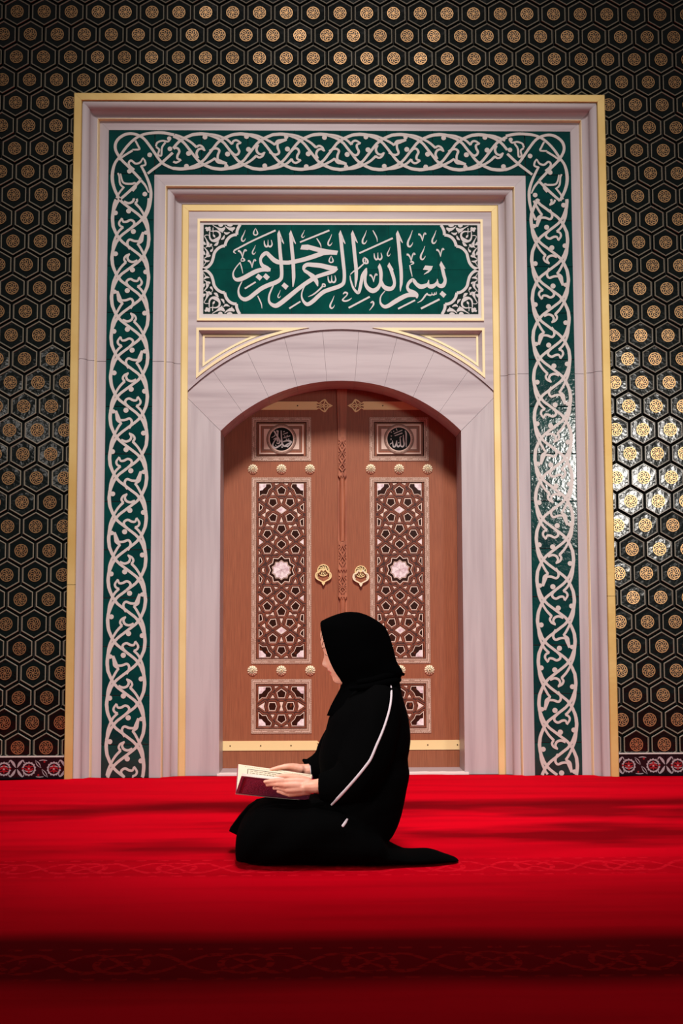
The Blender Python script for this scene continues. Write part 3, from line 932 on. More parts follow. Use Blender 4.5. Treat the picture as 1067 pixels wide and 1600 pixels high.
MID_CHIPS = [[(415, 180), (490, 180), (430, 210)], [(385, 320), (415, 370), (355, 370)], [(200, 455), (262, 430), (245, 490)],
 [(275, 598), (328, 630), (262, 672)], [(262, 668), (200, 705), (255, 745)], [(285, 852), (340, 890), (268, 895)], [(340, 886), (410, 875), (390, 935)],
 [(152, 955), (185, 955), (152, 1030)], [(430, 1050), (468, 1075), (410, 1132)], [(410, 1128), (395, 1190), (352, 1155)],
 [(430, 1310), (475, 1335), (405, 1352)], [(152, 1300), (175, 1352), (152, 1352)], [(275, 1420), (325, 1420), (290, 1475)]]
MID_AXIS_CHIPS = [[(500, 445), (553, 445), (527, 525)], [(527, 740), (553, 825), (500, 825)]]
MID_PEARL = [[(155, 1105), (228, 1160), (155, 1212)]]
MID_SIDE = [[(205, 1606), (246, 1586), (236, 1627), (246, 1668), (205, 1648)]]

def loc(p, cx, cy, k):
    return ((p[0] - cx) * k, (cy - p[1]) * k)
def mir(pts, sx, sz):
    return [(p[0] * sx, p[1] * sz) for p in pts]
def inset(pts, d):
    """Outline moved inward by d (convex or gently concave)."""
    a = sum(pts[i][0] * pts[(i + 1) % len(pts)][1] - pts[(i + 1) % len(pts)][0] * pts[i][1] for i in range(len(pts)))
    if a < 0:
        pts = pts[::-1]
    out, n = [], len(pts)
    for i in range(n):
        p0, p1, p2 = pts[i - 1], pts[i], pts[(i + 1) % n]
        e1 = Vector((p1[0] - p0[0], p1[1] - p0[1])).normalized()
        e2 = Vector((p2[0] - p1[0], p2[1] - p1[1])).normalized()
        n1, n2 = Vector((-e1.y, e1.x)), Vector((-e2.y, e2.x))
        b = n1 + n2
        if b.length < 1e-4:
            b = n1
        b = b / max(b.dot(n1), 0.35)
        out.append((p1[0] + b.x * d, p1[1] + b.y * d))
    return out

def star(R, r, n, rot=PI / 2):
    return [((R if k % 2 == 0 else r) * math.cos(rot + PI * k / n), (R if k % 2 == 0 else r) * math.sin(rot + PI * k / n)) for k in range(2 * n)]

def inlay(mb, pts, yb, w, rim=0, core=1, core_pts=None):
    """Bone edged inlay: raised rim with a slightly sunk core."""
    mb.poly(pts, yb - 0.0035, yb + 0.002, rim)
    mb.poly(core_pts or inset(pts, w), yb - 0.0039, yb - 0.003, core)

def ridge_mesh(name, hx, hz, shapes, step, h):
    """Strapwork between the inlays: height grows with the distance to the nearest inlay edge."""
    nx, nz = int(2 * hx / step), int(2 * hz / step)
    X, Z = np.meshgrid(np.linspace(-hx, hx, nx + 1), np.linspace(-hz, hz, nz + 1))
    D = np.minimum(hx - np.abs(X), hz - np.abs(Z)) + 0.002
    inside = np.zeros(X.shape, bool)
    for s in shapes:
        n = len(s)
        x0, x1 = min(p[0] for p in s) - 0.02, max(p[0] for p in s) + 0.02
        z0, z1 = min(p[1] for p in s) - 0.02, max(p[1] for p in s) + 0.02
        ia = np.where((Z[:, 0] > z0) & (Z[:, 0] < z1))[0]
        ja = np.where((X[0] > x0) & (X[0] < x1))[0]
        if not len(ia) or not len(ja):
            continue
        sl = (slice(ia[0], ia[-1] + 1), slice(ja[0], ja[-1] + 1))
        x, z = X[sl], Z[sl]
        c = np.zeros(x.shape, bool)
        d = np.full(x.shape, 9.0)
        for i in range(n):
            ax, az = s[i]
            bx, bz = s[(i + 1) % n]
            t = np.clip(((x - ax) * (bx - ax) + (z - az) * (bz - az)) / ((bx - ax) ** 2 + (bz - az) ** 2 + 1e-12), 0, 1)
            d = np.minimum(d, np.hypot(x - ax - t * (bx - ax), z - az - t * (bz - az)))
            cond = ((az > z) != (bz > z)) & (x < (bx - ax) * (z - az) / ((bz - az) if bz != az else 1e-12) + ax)
            c ^= cond
        D[sl] = np.minimum(D[sl], np.where(c, 0, d))
        inside[sl] |= c
    Hh = np.clip((D - 0.0012) / 0.0052, 0, 1)
    Hh = Hh * (2 - Hh) * h
    Hh = np.where(D > 0.0068, Hh * 0.86, Hh)
    Y = -Hh
    vs = np.stack([X, Y, Z], -1).reshape(-1, 3)
    w = nx + 1
    i = np.arange(nz)[:, None] * w + np.arange(nx)[None]
    fs = np.stack([i, i + 1, i + 1 + w, i + w], -1).reshape(-1, 4)
    me = bpy.data.meshes.new(name)
    me.from_pydata(vs.tolist(), [], fs.tolist())
    me.materials.append(M['wood_dark'])
    me.materials.append(M['groove'])
    dq = D[:-1, :-1].reshape(-1)
    me.polygons.foreach_set('material_index', ((dq < 0.0024) | (dq > 0.0098)).astype(int).tolist())
    me.polygons.foreach_set('use_smooth', [True] * len(me.polygons))
    return me

IH = 0.0085                        # depth of the sunk panel floor
# --- middle panel meshes (shared by both leaves)
HXM, HZM = PXO - FRW, (PANELS['mid'][0] - PANELS['mid'][1]) / 2 - FRW
mid_items = []
def add_item(name, pts, mats_idx=(0, 1), w=0.004):
    mid_items.append((name, pts, mats_idx, w))
for nm, pts, kind in MID_BIG:
    q = [loc(p, CX_, CY_, KZ) for p in pts]
    for sz in (1, -1):
        for sx in ((1, -1) if kind == 'both' else (1,)):
            add_item(nm, mir(q, sx, sz))
for sz in (1, -1):
    add_item('pearl_lozenge', mir([loc(p, CX_, CY_, KZ) for p in MID_LOZ], 1, sz), (0, 2), 0.003)
    for sx in (1, -1):
        for pts in MID_HALF:
            add_item('inlay_half_pentagon', mir([loc(p, CX_, CY_, KZ) for p in pts], sx, sz))
        add_item('pearl_triangle', mir([loc(p, CX_, CY_, KZ) for p in MID_PEARL[0]], sx, sz), (0, 2), 0.002)
mid_chips = []
for sz in (1, -1):
    for sx in (1, -1):
        mid_chips += [mir([loc(p, CX_, CY_, KZ) for p in pts], sx, sz) for pts in MID_CHIPS]
    mid_chips += [mir([loc(p, CX_, CY_, KZ) for p in pts], 1, sz) for pts in MID_AXIS_CHIPS]
for sx in (1, -1):
    mid_chips.append(mir([loc(p, CX_, CY_, KZ) for p in MID_SIDE[0]], sx, 1))
STAR_O = [(p[0] * 0.92, p[1]) for p in star(252 * KZ, 205 * KZ, 10)]
mid_corners = [mir([loc(p, CX_, CY_, KZ) for p in MID_CORNER], sx, sz) for sz in (1, -1) for sx in (1, -1)]
RIDGE_MID = ridge_mesh('strapwork', HXM, HZM, [i[1] for i in mid_items] + mid_chips + [STAR_O] + mid_corners, 0.0022, 0.0075)

# --- lower panel
LX, LY, LK = 540, 665, 0.0003556
HXL, HZL = PXO - FRW, (PANELS['low'][0] - PANELS['low'][1]) / 2 - FRW
low_items, low_chips = [], []
L = lambda pts: [loc(p, LX, LY, LK) for p in pts]
for sz in (1, -1):
    low_items.append(('inlay_pentagon', mir(L([(540, 380), (622, 440), (598, 532), (485, 532), (460, 440)]), 1, sz), (0, 1), 0.004))
    for sx in (1, -1):
        low_chips.append(mir(L([(430, 345), (495, 345), (440, 375)]), sx, sz))
        low_chips.append(mir(L([(400, 480), (430, 532), (368, 532)]), sx, sz))
for sx in (1, -1):
    low_items.append(('inlay_hexagon', mir(L([(340, 598), (445, 598), (468, 665), (445, 735), (340, 735), (325, 665)]), sx, 1), (0, 1), 0.004))
    low_items.append(('pearl_arrow', mir(L([(168, 665), (275, 598), (258, 665), (275, 736)]), sx, 1), (0, 2), 0.006))
low_chips.append(L([(510, 598), (570, 598), (551, 665), (570, 735), (510, 735), (531, 665)]))
low_corners = [mir(L([(170, 348), (370, 348), (386, 405), (330, 460), (300, 525), (235, 525), (170, 580)]), sx, sz) for sz in (1, -1) for sx in (1, -1)]
RIDGE_LOW = ridge_mesh('strapwork', HXL, HZL, [i[1] for i in low_items] + low_chips + low_corners, 0.0022, 0.0075)

_cache = {}
def piece(key, name, pts, mi, w, parent, x, z, sx=1):
    """A shared inlay mesh placed in its panel."""
    if key not in _cache:
        mb = MB()
        inlay(mb, pts, 0, w, mi[0], mi[1])
        _cache[key] = mb.mesh(name, [M['bone'], M['shell'], M['pearl']])
    return link(name, _cache[key], parent, (x, 0, z))

def corner_star(key, pts, parent, x, z):
    if key not in _cache:
        mb = MB()
        xs, zs = [p[0] for p in pts], [p[1] for p in pts]
        cx = min(xs, key=abs) if False else (max(xs, key=abs))
        cz = max(zs, key=abs)
        inlay(mb, pts, 0, 0.0032)
        sx, sz = (1 if cx > 0 else -1), (1 if cz > 0 else -1)
        a, b = 0.049, 0.049
        prof = [(0.0, 0.0), (a, 0.0), (a * 0.96, -b * 0.36), (a * 0.70, -b * 0.46), (a * 0.66, -b * 0.72), (a * 0.42, -b * 0.76), (a * 0.34, -b * 0.98), (0.0, -b)]
        prof = [(0.0, 0.0), (0.040, 0.0), (0.037, 0.017), (0.026, 0.026), (0.017, 0.037), (0.0, 0.040)]
        e = 0.002
        q = [(cx - sx * (p[0] + e), cz - sz * (p[1] + e)) for p in prof]
        mb.poly(q, -0.0046, -0.003, 2)
        _cache[key] = mb.mesh('corner_star', [M['bone'], M['shell'], M['pearl']])
    return link('corner_star', _cache[key], parent, (x, 0, z))

def frame_bars(parent, z1, z0):
    """Marquetry border with a broken bone line."""
    hx_, hz_ = PXO, (z1 - z0) / 2
    mb = MB()
    for a, b in ((PXO, FRW - 0.0015),):
        o = [(-hx_, -hz_), (hx_, -hz_), (hx_, hz_), (-hx_, hz_)]
        i = [(-hx_ + FRW, -hz_ + FRW), (hx_ - FRW, -hz_ + FRW), (hx_ - FRW, hz_ - FRW), (-hx_ + FRW, hz_ - FRW)]
        for k in range(4):
            j = (k + 1) % 4
            mb.poly([o[k], o[j], i[j], i[k]], -0.0035, 0.002, 0)
        # sloping inner edge down to the sunk floor
        vs = [(p[0], -0.0035, p[1]) for p in i] + [(p[0] * (hx_ - FRW - 0.0045) / (hx_ - FRW), IH, p[1] * (hz_ - FRW - 0.0045) / (hz_ - FRW)) for p in i]
        mb.add(vs, [(k, (k + 1) % 4, 4 + (k + 1) % 4, 4 + k) for k in range(4)], 1)
    key = ('frame', round(hz_, 4))
    if key not in _cache:
        _cache[key] = mb.mesh('marquetry_border', [M['mosaic'], M['groove']])
        db = MB()
        wd_, ya, yb = 0.0032, -0.0042, -0.003
        d = FRW * 0.40
        per, dash = 0.0635, 0.030
        def run(half, put):
            n = max(1, int(round((2 * half - 0.10) / per)))
            for k in range(n):
                c = (k - (n - 1) / 2) * per
                put(c - dash / 2, c + dash / 2)
            put(-half + d, -half + 0.056)
            put(half - 0.056, half - d)
        for s in (-1, 1):
            run(hx_, lambda a, b: db.rect(a, b, s * (hz_ - d) - wd_ / 2, s * (hz_ - d) + wd_ / 2, ya, yb, 0))
            run(hz_, lambda a, b: db.rect(s * (hx_ - d) - wd_ / 2, s * (hx_ - d) + wd_ / 2, a, b, ya, yb, 0))
        # little specks of light wood along both edges of the band
        nx_, nz_ = int(2 * hx_ / 0.0105), int(2 * hz_ / 0.0105)
        for s in (-1, 1):
            for e in (0.003, FRW - 0.005):
                for k in range(nx_):
                    x = -hx_ + e + (k + 0.5) * (2 * (hx_ - e) / nx_)
                    db.rect(x - 0.0019, x + 0.0019, s * (hz_ - e) - 0.0011, s * (hz_ - e) + 0.0011, ya, yb, 0)
                for k in range(nz_):
                    z = -hz_ + e + (k + 0.5) * (2 * (hz_ - e) / nz_)
                    db.rect(s * (hx_ - e) - 0.0011, s * (hx_ - e) + 0.0011, z - 0.0019, z + 0.0019, ya, yb, 0)
        _cache[key + ('d',)] = db.mesh('bone_lines', M['bone'])
    link('marquetry_border', _cache[key], parent)
    tag(link('bone_lines', _cache[key + ('d',)], parent), kind='stuff')

def boss_mesh():
    mb = MB()
    nr, na = 7, 48
    rings = []
    for i in range(nr + 1):
        t = i / nr
        r = 0.030 * (1 - t) + 0.0035 * t
        row = []
        for k in range(na):
            a = 2 * PI * k / na
            fl_ = abs(math.cos(6 * a + t * 1.2))
            rr = r * (0.88 + 0.12 * fl_) if i < 3 else r
            row.append((rr * math.cos(a), -(0.004 + 0.016 * math.sin(t * PI / 2)) * (0.72 + 0.28 * fl_), rr * math.sin(a)))
        rings.append(row)
    vs = [p for r in rings for p in r]
    fs, mi = [], []
    for i in range(nr):
        for k in range(na):
            j = (k + 1) % na
            fs.append((i * na + k, i * na + j, (i + 1) * na + j, (i + 1) * na + k))
            a = 2 * PI * (k + 0.5) / na
            mi.append(1 if abs(math.cos(6 * a + (i + 0.5) / nr * 1.2)) < 0.40 and 0 < i < nr - 1 else 0)  # darker brass in the valleys between the petals
    fs.append(tuple(nr * na + k for k in range(na)))
    mi.append(1)
    mb.v, mb.f, mb.m = vs, fs, mi
    n0 = len(mb.v)
    back = [(p[0], 0.001, p[2]) for p in rings[0]]
    mb.v += back
    for k in range(na):
        j = (k + 1) % na
        mb.f.append((n0 + k, n0 + j, j, k))
        mb.m.append(0)
    return mb.mesh('flower_boss', [M['brass_light'], M['brass_dark']], True, 50)
BOSS = boss_mesh()

def hinge_finial(mb, x, z, s):
    """Pierced leaf end of a strap hinge pointing towards s."""
    P = lambda a, b, w: (x + s * a, z + b, w)
    for v in (1, -1):
        mb.stroke([P(-0.004, v * 0.021, 0.010), P(0.014, v * 0.014, 0.006), P(0.030, v * 0.027, 0.007), P(0.047, v * 0.035, 0.008), P(0.056, v * 0.024, 0.008), P(0.066, v * 0.012, 0.007), P(0.078, v * 0.002, 0.007)], -0.005, 0, 0, 5)
        mb.stroke([P(0.014, 0, 0.004), P(0.024, v * 0.010, 0.005), P(0.038, v * 0.003, 0.005), P(0.052, v * -0.008, 0.005), P(0.068, 0, 0.005)], -0.005, 0, 0, 4)
        mb.stroke([P(0.038, v * 0.006, 0.005), P(0.046, v * 0.020, 0.006), P(0.047, v * 0.033, 0.006)], -0.005, 0, 0, 4)
    mb.stroke([P(0.0, 0, 0.012), P(0.018, 0, 0.004)], -0.005, 0, 0, 1)
    mb.dot(x + s * 0.025, z, 0.0045, -0.006, 0, 0, 10)
    mb.poly([(x + s * 0.074, z + 0.012), (x + s * 0.094, z), (x + s * 0.074, z - 0.012), (x + s * 0.078, z)], -0.005, 0, 0)

def strap(parent, name, z0, z1, s, arc, screws):
    """s is the side of the hinges: -1 for the left leaf, 1 for the right."""
    mb = MB()
    xi = 0.137
    if arc:
        x_lo, x_hi = 0.694, 0.694
        ra = lambda z: math.sqrt(max(0.962 ** 2 - (z - CI) ** 2, 0))
        pts = [(s * xi, z0), (s * min(ra(z0), 0.69), z0), (s * min(ra(z1), 0.69), z1), (s * xi, z1)]
    else:
        pts = [(s * xi, z0), (s * 0.694, z0), (s * 0.694, z1), (s * xi, z1)]
    mb.poly(pts, -0.004, 0.001, 0)
    hinge_finial(mb, s * xi, (z0 + z1) / 2, -s)
    o = mb.build(name, M['brass'], parent)
    for x in screws:
        sb = MB()
        sb.dot(s * x, (z0 + z1) / 2, 0.0042, -0.0052, -0.003, 0, 10)
        sb.build('screw', M['brass_dark'], o)
    return o

def knocker(parent, x, z, s, lifted):
    root = MB()
    root.poly([(0.030 * math.cos(2 * PI * k / 28), 0.030 * math.sin(2 * PI * k / 28)) for k in range(28)], -0.003, 0.001, 1)
    root.stroke([(0.0325 * math.cos(2 * PI * k / 14), 0.0325 * math.sin(2 * PI * k / 14), 0.005) for k in range(14)], -0.007, 0, 0, 2, True)
    for k in range(10):
        a = k * PI / 5
        Q = lambda rr, da, w: (rr * math.cos(a + da), rr * math.sin(a + da), w)
        root.stroke([Q(0.006, 0, 0.003), Q(0.016, 0.15, 0.0055), Q(0.024, 0.5, 0.004), Q(0.029, 0.75, 0.002)], -0.007, 0, 0, 3)
    root.dot(0, 0, 0.006, -0.010, 0, 0, 10)
    o = root.build('door_knocker', [M['brass'], M['brass_dark']], parent)
    o.location = (x, 0, z)
    rb = MB()
    dz = 0
    for v in (1, -1):
        rb.stroke([(v * 0.006, -0.002, 0.006), (v * 0.012, 0.006, 0.007), (v * 0.026, -0.010, 0.008), (v * 0.040, -0.016, 0.007), (v * 0.044, -0.034, 0.009), (v * 0.036, -0.050, 0.008), (v * 0.018, -0.060, 0.007), (0, -0.071, 0.008)], -0.018, -0.009, 0, 5)
        rb.stroke([(v * 0.033, -0.018, 0.003), (v * 0.036, -0.034, 0.004), (v * 0.030, -0.046, 0.003)], -0.016, -0.009, 0, 4)
    rb.poly([(0, -0.064), (0.010, -0.075), (0, -0.089), (-0.010, -0.075)], -0.020, -0.009, 0)
    r = rb.build('knocker_ring', M['brass_light'] if lifted else M['brass'], o)
    return o

LTX = [  # medallion lettering of the left leaf, tracing units around (535, 455)
 [(530, 310, 16), (535, 420, 22), (545, 520, 26), (560, 570, 18)], [(412, 318, 26), (460, 400, 26), (505, 480, 24), (490, 530, 20), (450, 520, 16)],
 [(478, 312, 20), (470, 420, 22), (475, 500, 20)], [(445, 450, 14), (400, 520, 22), (390, 570, 26), (430, 602, 30), (500, 570, 26), (545, 530, 22), (520, 480, 14)],
 [(420, 460, 14), (450, 438, 20), (470, 500, 20)], [(560, 500, 18), (640, 482, 28), (702, 507, 28), (640, 540, 22), (580, 575, 24), (560, 540, 18)],
 [(590, 578, 20), (650, 572, 18), (692, 530, 16)], [(560, 377, 12), (642, 345, 14)], [(568, 437, 14), (682, 400, 16)], [(370, 430, 10), (430, 400, 12)], [(398, 462, 12), (442, 435, 12)],
 [(532, 590, 6), (546, 590, 30), (560, 590, 6)], [(628, 585, 6), (640, 585, 24), (652, 585, 6)], [(565, 325, 6), (577, 332, 18), (590, 320, 6)], [(577, 405, 6), (588, 405, 20), (600, 405, 6)],
 [(620, 395, 6), (632, 395, 16), (642, 395, 6)], [(612, 450, 6), (620, 460, 14), (625, 470, 6)], [(646, 450, 6), (655, 458, 16), (665, 446, 6)], [(412, 390, 6), (422, 390, 14), (430, 385, 6)], [(432, 552, 6), (440, 560, 16), (446, 572, 6)],
 [(400, 330, 8), (418, 322, 16), (430, 345, 8)], [(455, 300, 8), (462, 318, 20), (452, 335, 8)]]
RTX = [
 [(640, 310, 16), (655, 360, 26), (655, 480, 20), (655, 588, 8)], [(610, 398, 10), (610, 470, 24), (620, 540, 24), (595, 582, 26), (562, 560, 20), (556, 470, 20), (552, 425, 8)],
 [(562, 540, 18), (522, 582, 28), (496, 540, 22), (495, 478, 14)], [(496, 490, 12), (470, 572, 24), (440, 582, 20), (430, 520, 16), (425, 478, 12)], [(378, 542, 10), (432, 508, 16)],
 [(545, 432, 10), (560, 415, 14), (582, 410, 10)], [(520, 510, 6), (530, 516, 18), (540, 510, 6)], [(448, 362, 14), (592, 300, 14)], [(463, 397, 16), (592, 350, 16)],
 [(488, 272, 10), (496, 290, 14), (506, 312, 6)], [(438, 318, 6), (447, 320, 18), (457, 318, 6)], [(398, 330, 6), (407, 337, 16), (416, 330, 6)], [(396, 395, 6), (407, 402, 18), (418, 393, 6)],
 [(400, 440, 8), (402, 455, 14), (400, 470, 6)], [(597, 395, 6), (606, 398, 16), (612, 380, 6)]]

def door(name, s, label):
    """s = -1 left leaf, 1 right leaf; the root sits in the leaf's front plane."""
    root = bpy.data.objects.new(name, None)
    COL.objects.link(root)
    root.location = (0, YD, 0)
    tag(root, label, 'door', 'structure')
    lf = MB()
    x_in, x_out = 0.0015, 0.6965
    pa, pb = PCX - PXO + 0.001, PCX + PXO - 0.001
    def up(x0, x1, z0):
        n = 14
        xs = [x0 + (x1 - x0) * k / n for k in range(n + 1)]
        return [(s * x0, z0), (s * x1, z0)] + [(s * x, arcz(x)) for x in xs[::-1]]
    zb = 0.0102
    lf.poly(up(x_in, pa, zb), 0, 0.05)
    lf.poly(up(pb, x_out, zb), 0, 0.05)
    lf.poly(up(pa, pb, PANELS['top'][0] - 0.001), 0, 0.05)
    for z0, z1 in ((PANELS['mid'][0] - 0.001, PANELS['top'][1] + 0.001), (PANELS['low'][0] - 0.001, PANELS['mid'][1] + 0.001), (zb, PANELS['low'][1] + 0.001)):
        lf.rect(min(s * pa, s * pb), max(s * pa, s * pb), z0, z1, 0, 0.05)
    lf.rect(min(s * pa, s * pb), max(s * pa, s * pb), 0.2, 2.04, IH + 0.001, 0.05)
    lf.build('leaf_frame', M['wood'], root)
    # ---- top panel with the lettered disc
    zc = sum(PANELS['top']) / 2
    tp = bpy.data.objects.new('medallion_panel', None)
    COL.objects.link(tp)
    tp.parent = root
    tp.location = (s * PCX, 0, zc)
    frame_bars(tp, *PANELS['top'])
    K = KZ
    mb = MB()
    hx_, hz_ = 372 * K, 250 * K
    mb.rect(-hx_, hx_, -hz_, hz_, -0.002, IH + 0.002, 0)
    for a, c, y in ((24, 1, -0.003), (46, 2, -0.0034), (60, 1, -0.0038), (70, 2, -0.0042)):
        mb.rect(-hx_ + a * K, hx_ - a * K, -hz_ + a * K, hz_ - a * K, y, -0.001, c)
    mb.build('stepped_field', [M['bone'], M['wood'], M['taupe']], tp)
    for v in (-1, 1):
        wb_ = MB()
        w_ = [(v * 295 * K, -172 * K), (v * 295 * K, 172 * K), (v * 190 * K, 172 * K), (v * 190 * K, -172 * K)]
        wb_.poly(w_, -0.0048, -0.002)
        wb_.build('pale_plate', M['bone'], tp)
    db = MB()
    circ = lambda r, n=40: [(r * K * math.cos(2 * PI * k / n), r * K * math.sin(2 * PI * k / n)) for k in range(n)]
    db.poly(circ(254), -0.0054, -0.002, 0)
    db.poly(circ(234), -0.0058, -0.002, 3)
    db.poly(circ(214), -0.0064, -0.002, 1)
    db.poly(circ(196), -0.0068, -0.002, 2)
    disc = db.build('lettered_disc', [M['taupe'], M['bone'], M['black_disc'], M['mosaic']], tp)
    tb = MB()
    cy = 455 if s < 0 else 450
    for st in (LTX if s < 0 else RTX):
        tb.stroke([((p[0] - 535) * K, (cy - p[1]) * K, p[2] * K) for p in st], -0.0076, -0.0066, 0, 4)
    tb.build('lettering', M['letter'], disc)
    # ---- middle panel of interlaced strapwork
    zc = sum(PANELS['mid']) / 2
    mp = bpy.data.objects.new('lattice_panel', None)
    COL.objects.link(mp)
    mp.parent = root
    mp.location = (s * PCX, 0, zc)
    frame_bars(mp, *PANELS['mid'])
    link('strapwork', RIDGE_MID, mp, (0, IH - 0.001, 0))
    holder_y = IH - 0.0045
    for i, (nm, pts, mi, w) in enumerate(mid_items):
        o = piece(('mid', i), nm, pts, mi, w, mp, 0, 0)
        o.location = (0, holder_y, 0)
    for i, pts in enumerate(mid_corners):
        corner_star(('mc', i), pts, mp, 0, 0).location = (0, holder_y, 0)
    if 'chips' not in _cache:
        cb = MB()
        for c in mid_chips:
            cb.poly(c, -0.0035, 0.002)
        _cache['chips'] = cb.mesh('bone_chips', M['bone'])
        cb = MB()
        for c in low_chips:
            cb.poly(c, -0.0035, 0.002)
        _cache['lchips'] = cb.mesh('bone_chips', M['bone'])
        sb = MB()
        inlay(sb, STAR_O, 0, 0.0042)
        sb.poly(star(168 * K, 140 * K, 10), -0.0046, -0.003, 0)
        sb.poly(star(160 * K, 133 * K, 10), -0.0048, -0.003, 3)
        sb.poly(star(150 * K, 124 * K, 10), -0.0052, -0.003, 2)
        for k in range(6):
            a = k * PI / 3 + 0.3
            sb.stroke([(0, 0, 0.0008), (0.02 * math.cos(a), 0.02 * math.sin(a), 0.0009), (0.042 * math.cos(a + 0.25), 0.042 * math.sin(a + 0.25), 0.0006)], -0.0054, -0.005, 3, 3)
        _cache['star'] = sb.mesh('pearl_star', [M['bone'], M['shell'], M['pearl'], M['taupe']])
    tag(link('bone_chips', _cache['chips'], mp, (0, holder_y, 0)), kind='stuff')
    link('pearl_star', _cache['star'], mp, (0, holder_y, 0))
    # ---- lower panel
    zc = sum(PANELS['low']) / 2
    lp = bpy.data.objects.new('lower_panel', None)
    COL.objects.link(lp)
    lp.parent = root
    lp.location = (s * PCX, 0, zc)
    frame_bars(lp, *PANELS['low'])
    link('strapwork', RIDGE_LOW, lp, (0, IH - 0.001, 0))
    for i, (nm, pts, mi, w) in enumerate(low_items):
        piece(('low', i), nm, pts, mi, w, lp, 0, 0).location = (0, holder_y, 0)
    for i, pts in enumerate(low_corners):
        corner_star(('lc', i), pts, lp, 0, 0).location = (0, holder_y, 0)
    tag(link('bone_chips', _cache['lchips'], lp, (0, holder_y, 0)), kind='stuff')
    # ---- metalwork
    for zz in (1.7325, 0.5640):
        for dx in (-0.1665, 0, 0.1665):
            link('flower_boss', BOSS, root, (s * PCX + dx, 0, zz))
    strap(root, 'strap_hinge', 2.083, 2.132, s, True, (0.25,))
    strap(root, 'strap_hinge', 0.1096, 0.164, s, False, (0.637, 0.462, 0.288) if s < 0 else (0.668, 0.497, 0.32))
    knocker(root, s * (0.1005 if s < 0 else 0.1165), 1.142 if s < 0 else 1.134, s, s > 0)
    return root

d1 = door('door_1', -1, 'left wooden door leaf with inlaid lattice panel and knocker beside the carved middle post')
d2 = door('door_2', 1, 'right wooden door leaf with carved middle post and bright brass knocker, behind the reader')

# carved astragal fixed to the right leaf, over the meeting joint
AX = 0.0105
ab = MB()
ab.rect(-0.0265, 0.0265, 0.012, 1.68, -0.010, 0.001)
ab.poly([(-0.030, 2.205), (-0.024, 1.93), (-0.0235, 1.68), (0.0235, 1.68), (0.024, 1.93), (0.030, 2.205)], -0.012, 0.001)
ast = ab.build('middle_post', M['astragal'], d2)
ast.location = (AX, -0.0005, 0)
def half_column(z0, z1, r):
    mb = MB()
    n = 14
    rings = [[(r * math.cos(PI + PI * k / n), -0.009 - r * 0.9 * math.sin(PI * k / n), z) for k in range(n + 1)] for z in (z0, z1)]
    mb.loft(rings, 0, False, False)
    mb.build('half_column', M['astragal'], ast, True)
half_column(1.31, 1.69, 0.0165)
half_column(0.02, 0.985, 0.0165)
def drops(z_list, z0, z1, w, cap_lo=None, cap_hi=None):
    mb = MB()
    mb.rect(-w, w, z0, z1, -0.020, -0.008)
    for zz, h in z_list:
        for v in (-1, 1):
            mb.stroke([(0, zz + h * 0.55, 0.005), (v * 0.006, zz + h * 0.28, 0.006), (v * 0.0165, zz, 0.007), (v * 0.008, zz - h * 0.28, 0.006), (v * 0.001, zz - h * 0.5, 0.005)], -0.030, -0.019, 0, 4)
            mb.stroke([(v * (w - 0.002), zz + h * 0.5, 0.006), (v * (w - 0.010), zz + h * 0.4, 0.004), (v * (w - 0.001), zz + h * 0.18, 0.004)], -0.027, -0.019, 0, 3)
        mb.stroke([(0, zz + h * 0.12, 0.002), (0, zz, 0.010), (0, zz - h * 0.14, 0.002)], -0.027, -0.019, 0, 3)
    for zz in (cap_lo, cap_hi):
        if zz:
            mb.rect(-w - 0.003, w + 0.003, zz - 0.006, zz + 0.006, -0.026, -0.008)
            for v in (-1, 0, 1):
                mb.stroke([(v * w * 0.7, zz - 0.018, 0.002), (v * w * 0.7, zz + 0.002, 0.014), (v * w * 0.7, zz + 0.024, 0.003)], -0.028, -0.018, 0, 3)
    mb.build('carved_relief', M['astragal'], ast)
drops([(1.865, 0.075), (1.800, 0.070), (1.742, 0.05)], 1.69, 1.92, 0.021, 1.697)
drops([(1.255, 0.075), (1.195, 0.07), (1.075, 0.075), (1.028, 0.05)], 0.985, 1.31, 0.022, 0.992, 1.150)
